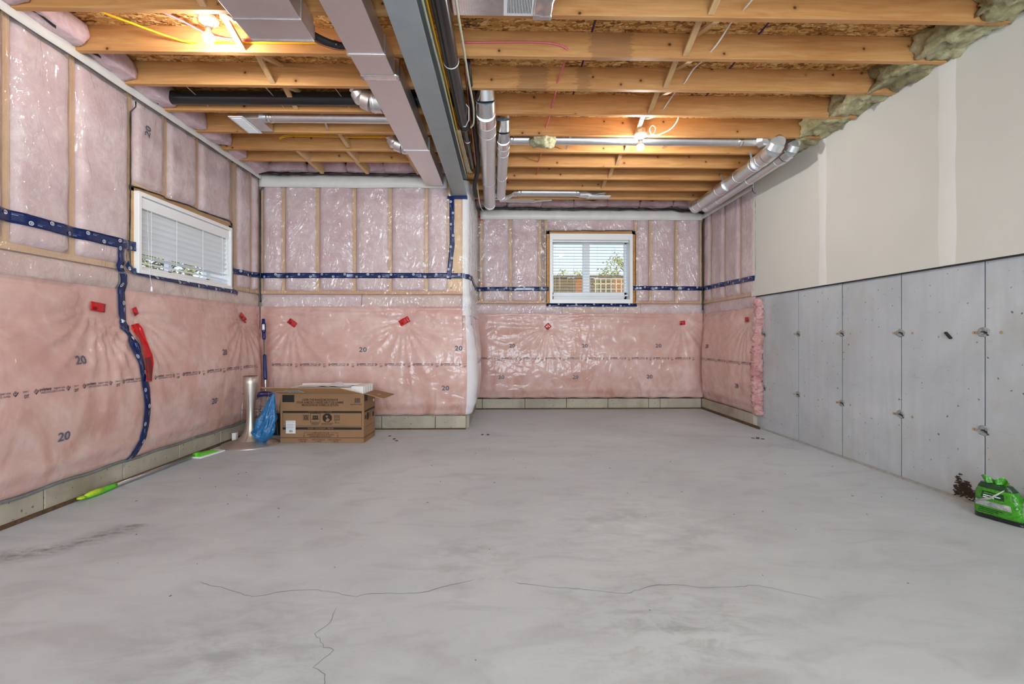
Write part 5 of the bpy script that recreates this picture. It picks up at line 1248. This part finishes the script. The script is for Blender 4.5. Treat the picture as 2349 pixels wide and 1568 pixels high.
# ---------------------------------------------------------------- outside the windows
GRASS = plain('lawn', srgb(120,126,70), 0.9, bump=0.5, scale=40, var=0.3)
FENCE = plain('weathered_fence', srgb(120,98,56), 0.8, bump=0.2, scale=18, var=0.3); FENCE2 = plain('orange_fence', srgb(178,112,58), 0.8, bump=0.2, scale=18, var=0.25)
LATT = plain('pale_lattice', srgb(232,212,168), 0.7); LEAF = plain('yellow_green_leaf', srgb(168,160,62), 0.6, scale=9, var=0.5); BARK = plain('tree_bark', srgb(92,72,50), 0.9, var=0.3)
g = MB().box(-14,16,7.36,30,1.0,1.25).build('lawn', GRASS); tag(g, 'strip of lawn outside the alcove window', 'lawn', kind='structure')
g = MB().box(-30,-3.01,-10,7.30,1.0,1.25).build('lawn', GRASS); tag(g, 'lawn outside the left window', 'lawn', kind='structure')
fe = empty('garden_fence', (2.2,12.0,1.25), 'brown board fence seen through the alcove window', 'fence')
for i in range(34):
    x = -1.0+i*0.19; mt = FENCE2 if (i == 15 or i >= 20) else FENCE
    MB().box(x+0.004, x+0.186, 12.0, 12.022, 1.25, 2.52+0.01*math.sin(i*2.1)).build('board', mt, fe)
MB().box(-1.0,5.46,11.96,12.06,2.53,2.58).build('cap_rail', FENCE, fe)
la = empty('garden_trellis', (2.9,11.6,1.25), 'pale lattice trellis standing before the fence', 'trellis')
for i in range(9): MB().box(2.28+i*0.125-0.011,2.28+i*0.125+0.011,11.60,11.615,1.25,2.46).build('upright_lath', LATT, la)
for j in range(8): MB().box(2.24,3.32,11.617,11.63,1.58+j*0.125-0.011,1.58+j*0.125+0.011).build('cross_lath', LATT, la)
def tree(loc, h, rad, n, label, seed, trunk_h):
    rg = random.Random(seed); e = empty('garden_tree', loc, label, 'tree', 'trees and shrubs outside')
    x, y, z = loc; m = MB()
    m.tube(catmull([(x,y,z),(x+.05,y,z+trunk_h*.5),(x-.03,y+.02,z+trunk_h),(x+.02,y,z+h*.9)],5), [.07*(1-.75*i/15) for i in range(16)], 7)
    tips = []
    for k in range(18):
        a = rg.uniform(0,6.28); zz = z+trunk_h*rg.uniform(.6,1.0)+ (h-trunk_h)*rg.uniform(0,.8); q = Vector((x+rad*rg.uniform(.4,1)*math.cos(a), y+rad*rg.uniform(.4,1)*math.sin(a), zz+rg.uniform(.1,.4)))
        m.tube([(x,y,zz-.1),(Vector((x,y,zz))+q)/2+Vector((0,0,.05)),q], [.022,.014,.005], 5); tips.append(q)
    m.build('trunk', BARK, e, True)
    lf = MB()
    for i in range(n):
        t_ = rg.choice(tips); p = t_+Vector((rg.gauss(0,rad*.22),rg.gauss(0,rad*.22),rg.gauss(0,rad*.2))); s_ = rg.uniform(.03,.06)
        d = Vector((rg.uniform(-1,1),rg.uniform(-1,1),rg.uniform(-1,1))).normalized(); w_ = d.orthogonal().normalized()
        lf.add([p-d*s_, p+w_*s_*.45, p+d*s_, p-w_*s_*.45], [(0,1,2,3)])
    o = lf.build('leaves', LEAF, e); o['kind'] = 'stuff'
tree((3.35,12.7,1.25), 1.75, .55, 900, 'young tree at the right side of the alcove window', 2, 1.0)
tree((1.80,12.6,1.25), 1.35, .32, 500, 'low shrub topping the fence left of the window mullion', 5, .8)
tree((-6.0,7.6,1.25), 2.6, 1.5, 2600, 'leafy golden tree outside the left window, nearer the corner', 8, .9)
tree((-6.4,9.4,1.25), 2.8, 1.6, 2600, 'leafy golden tree outside the left window, farther off', 9, .9)
tree((-5.4,5.8,1.25), 2.2, 1.2, 2200, 'leafy golden shrub just outside the left window', 10, .7)
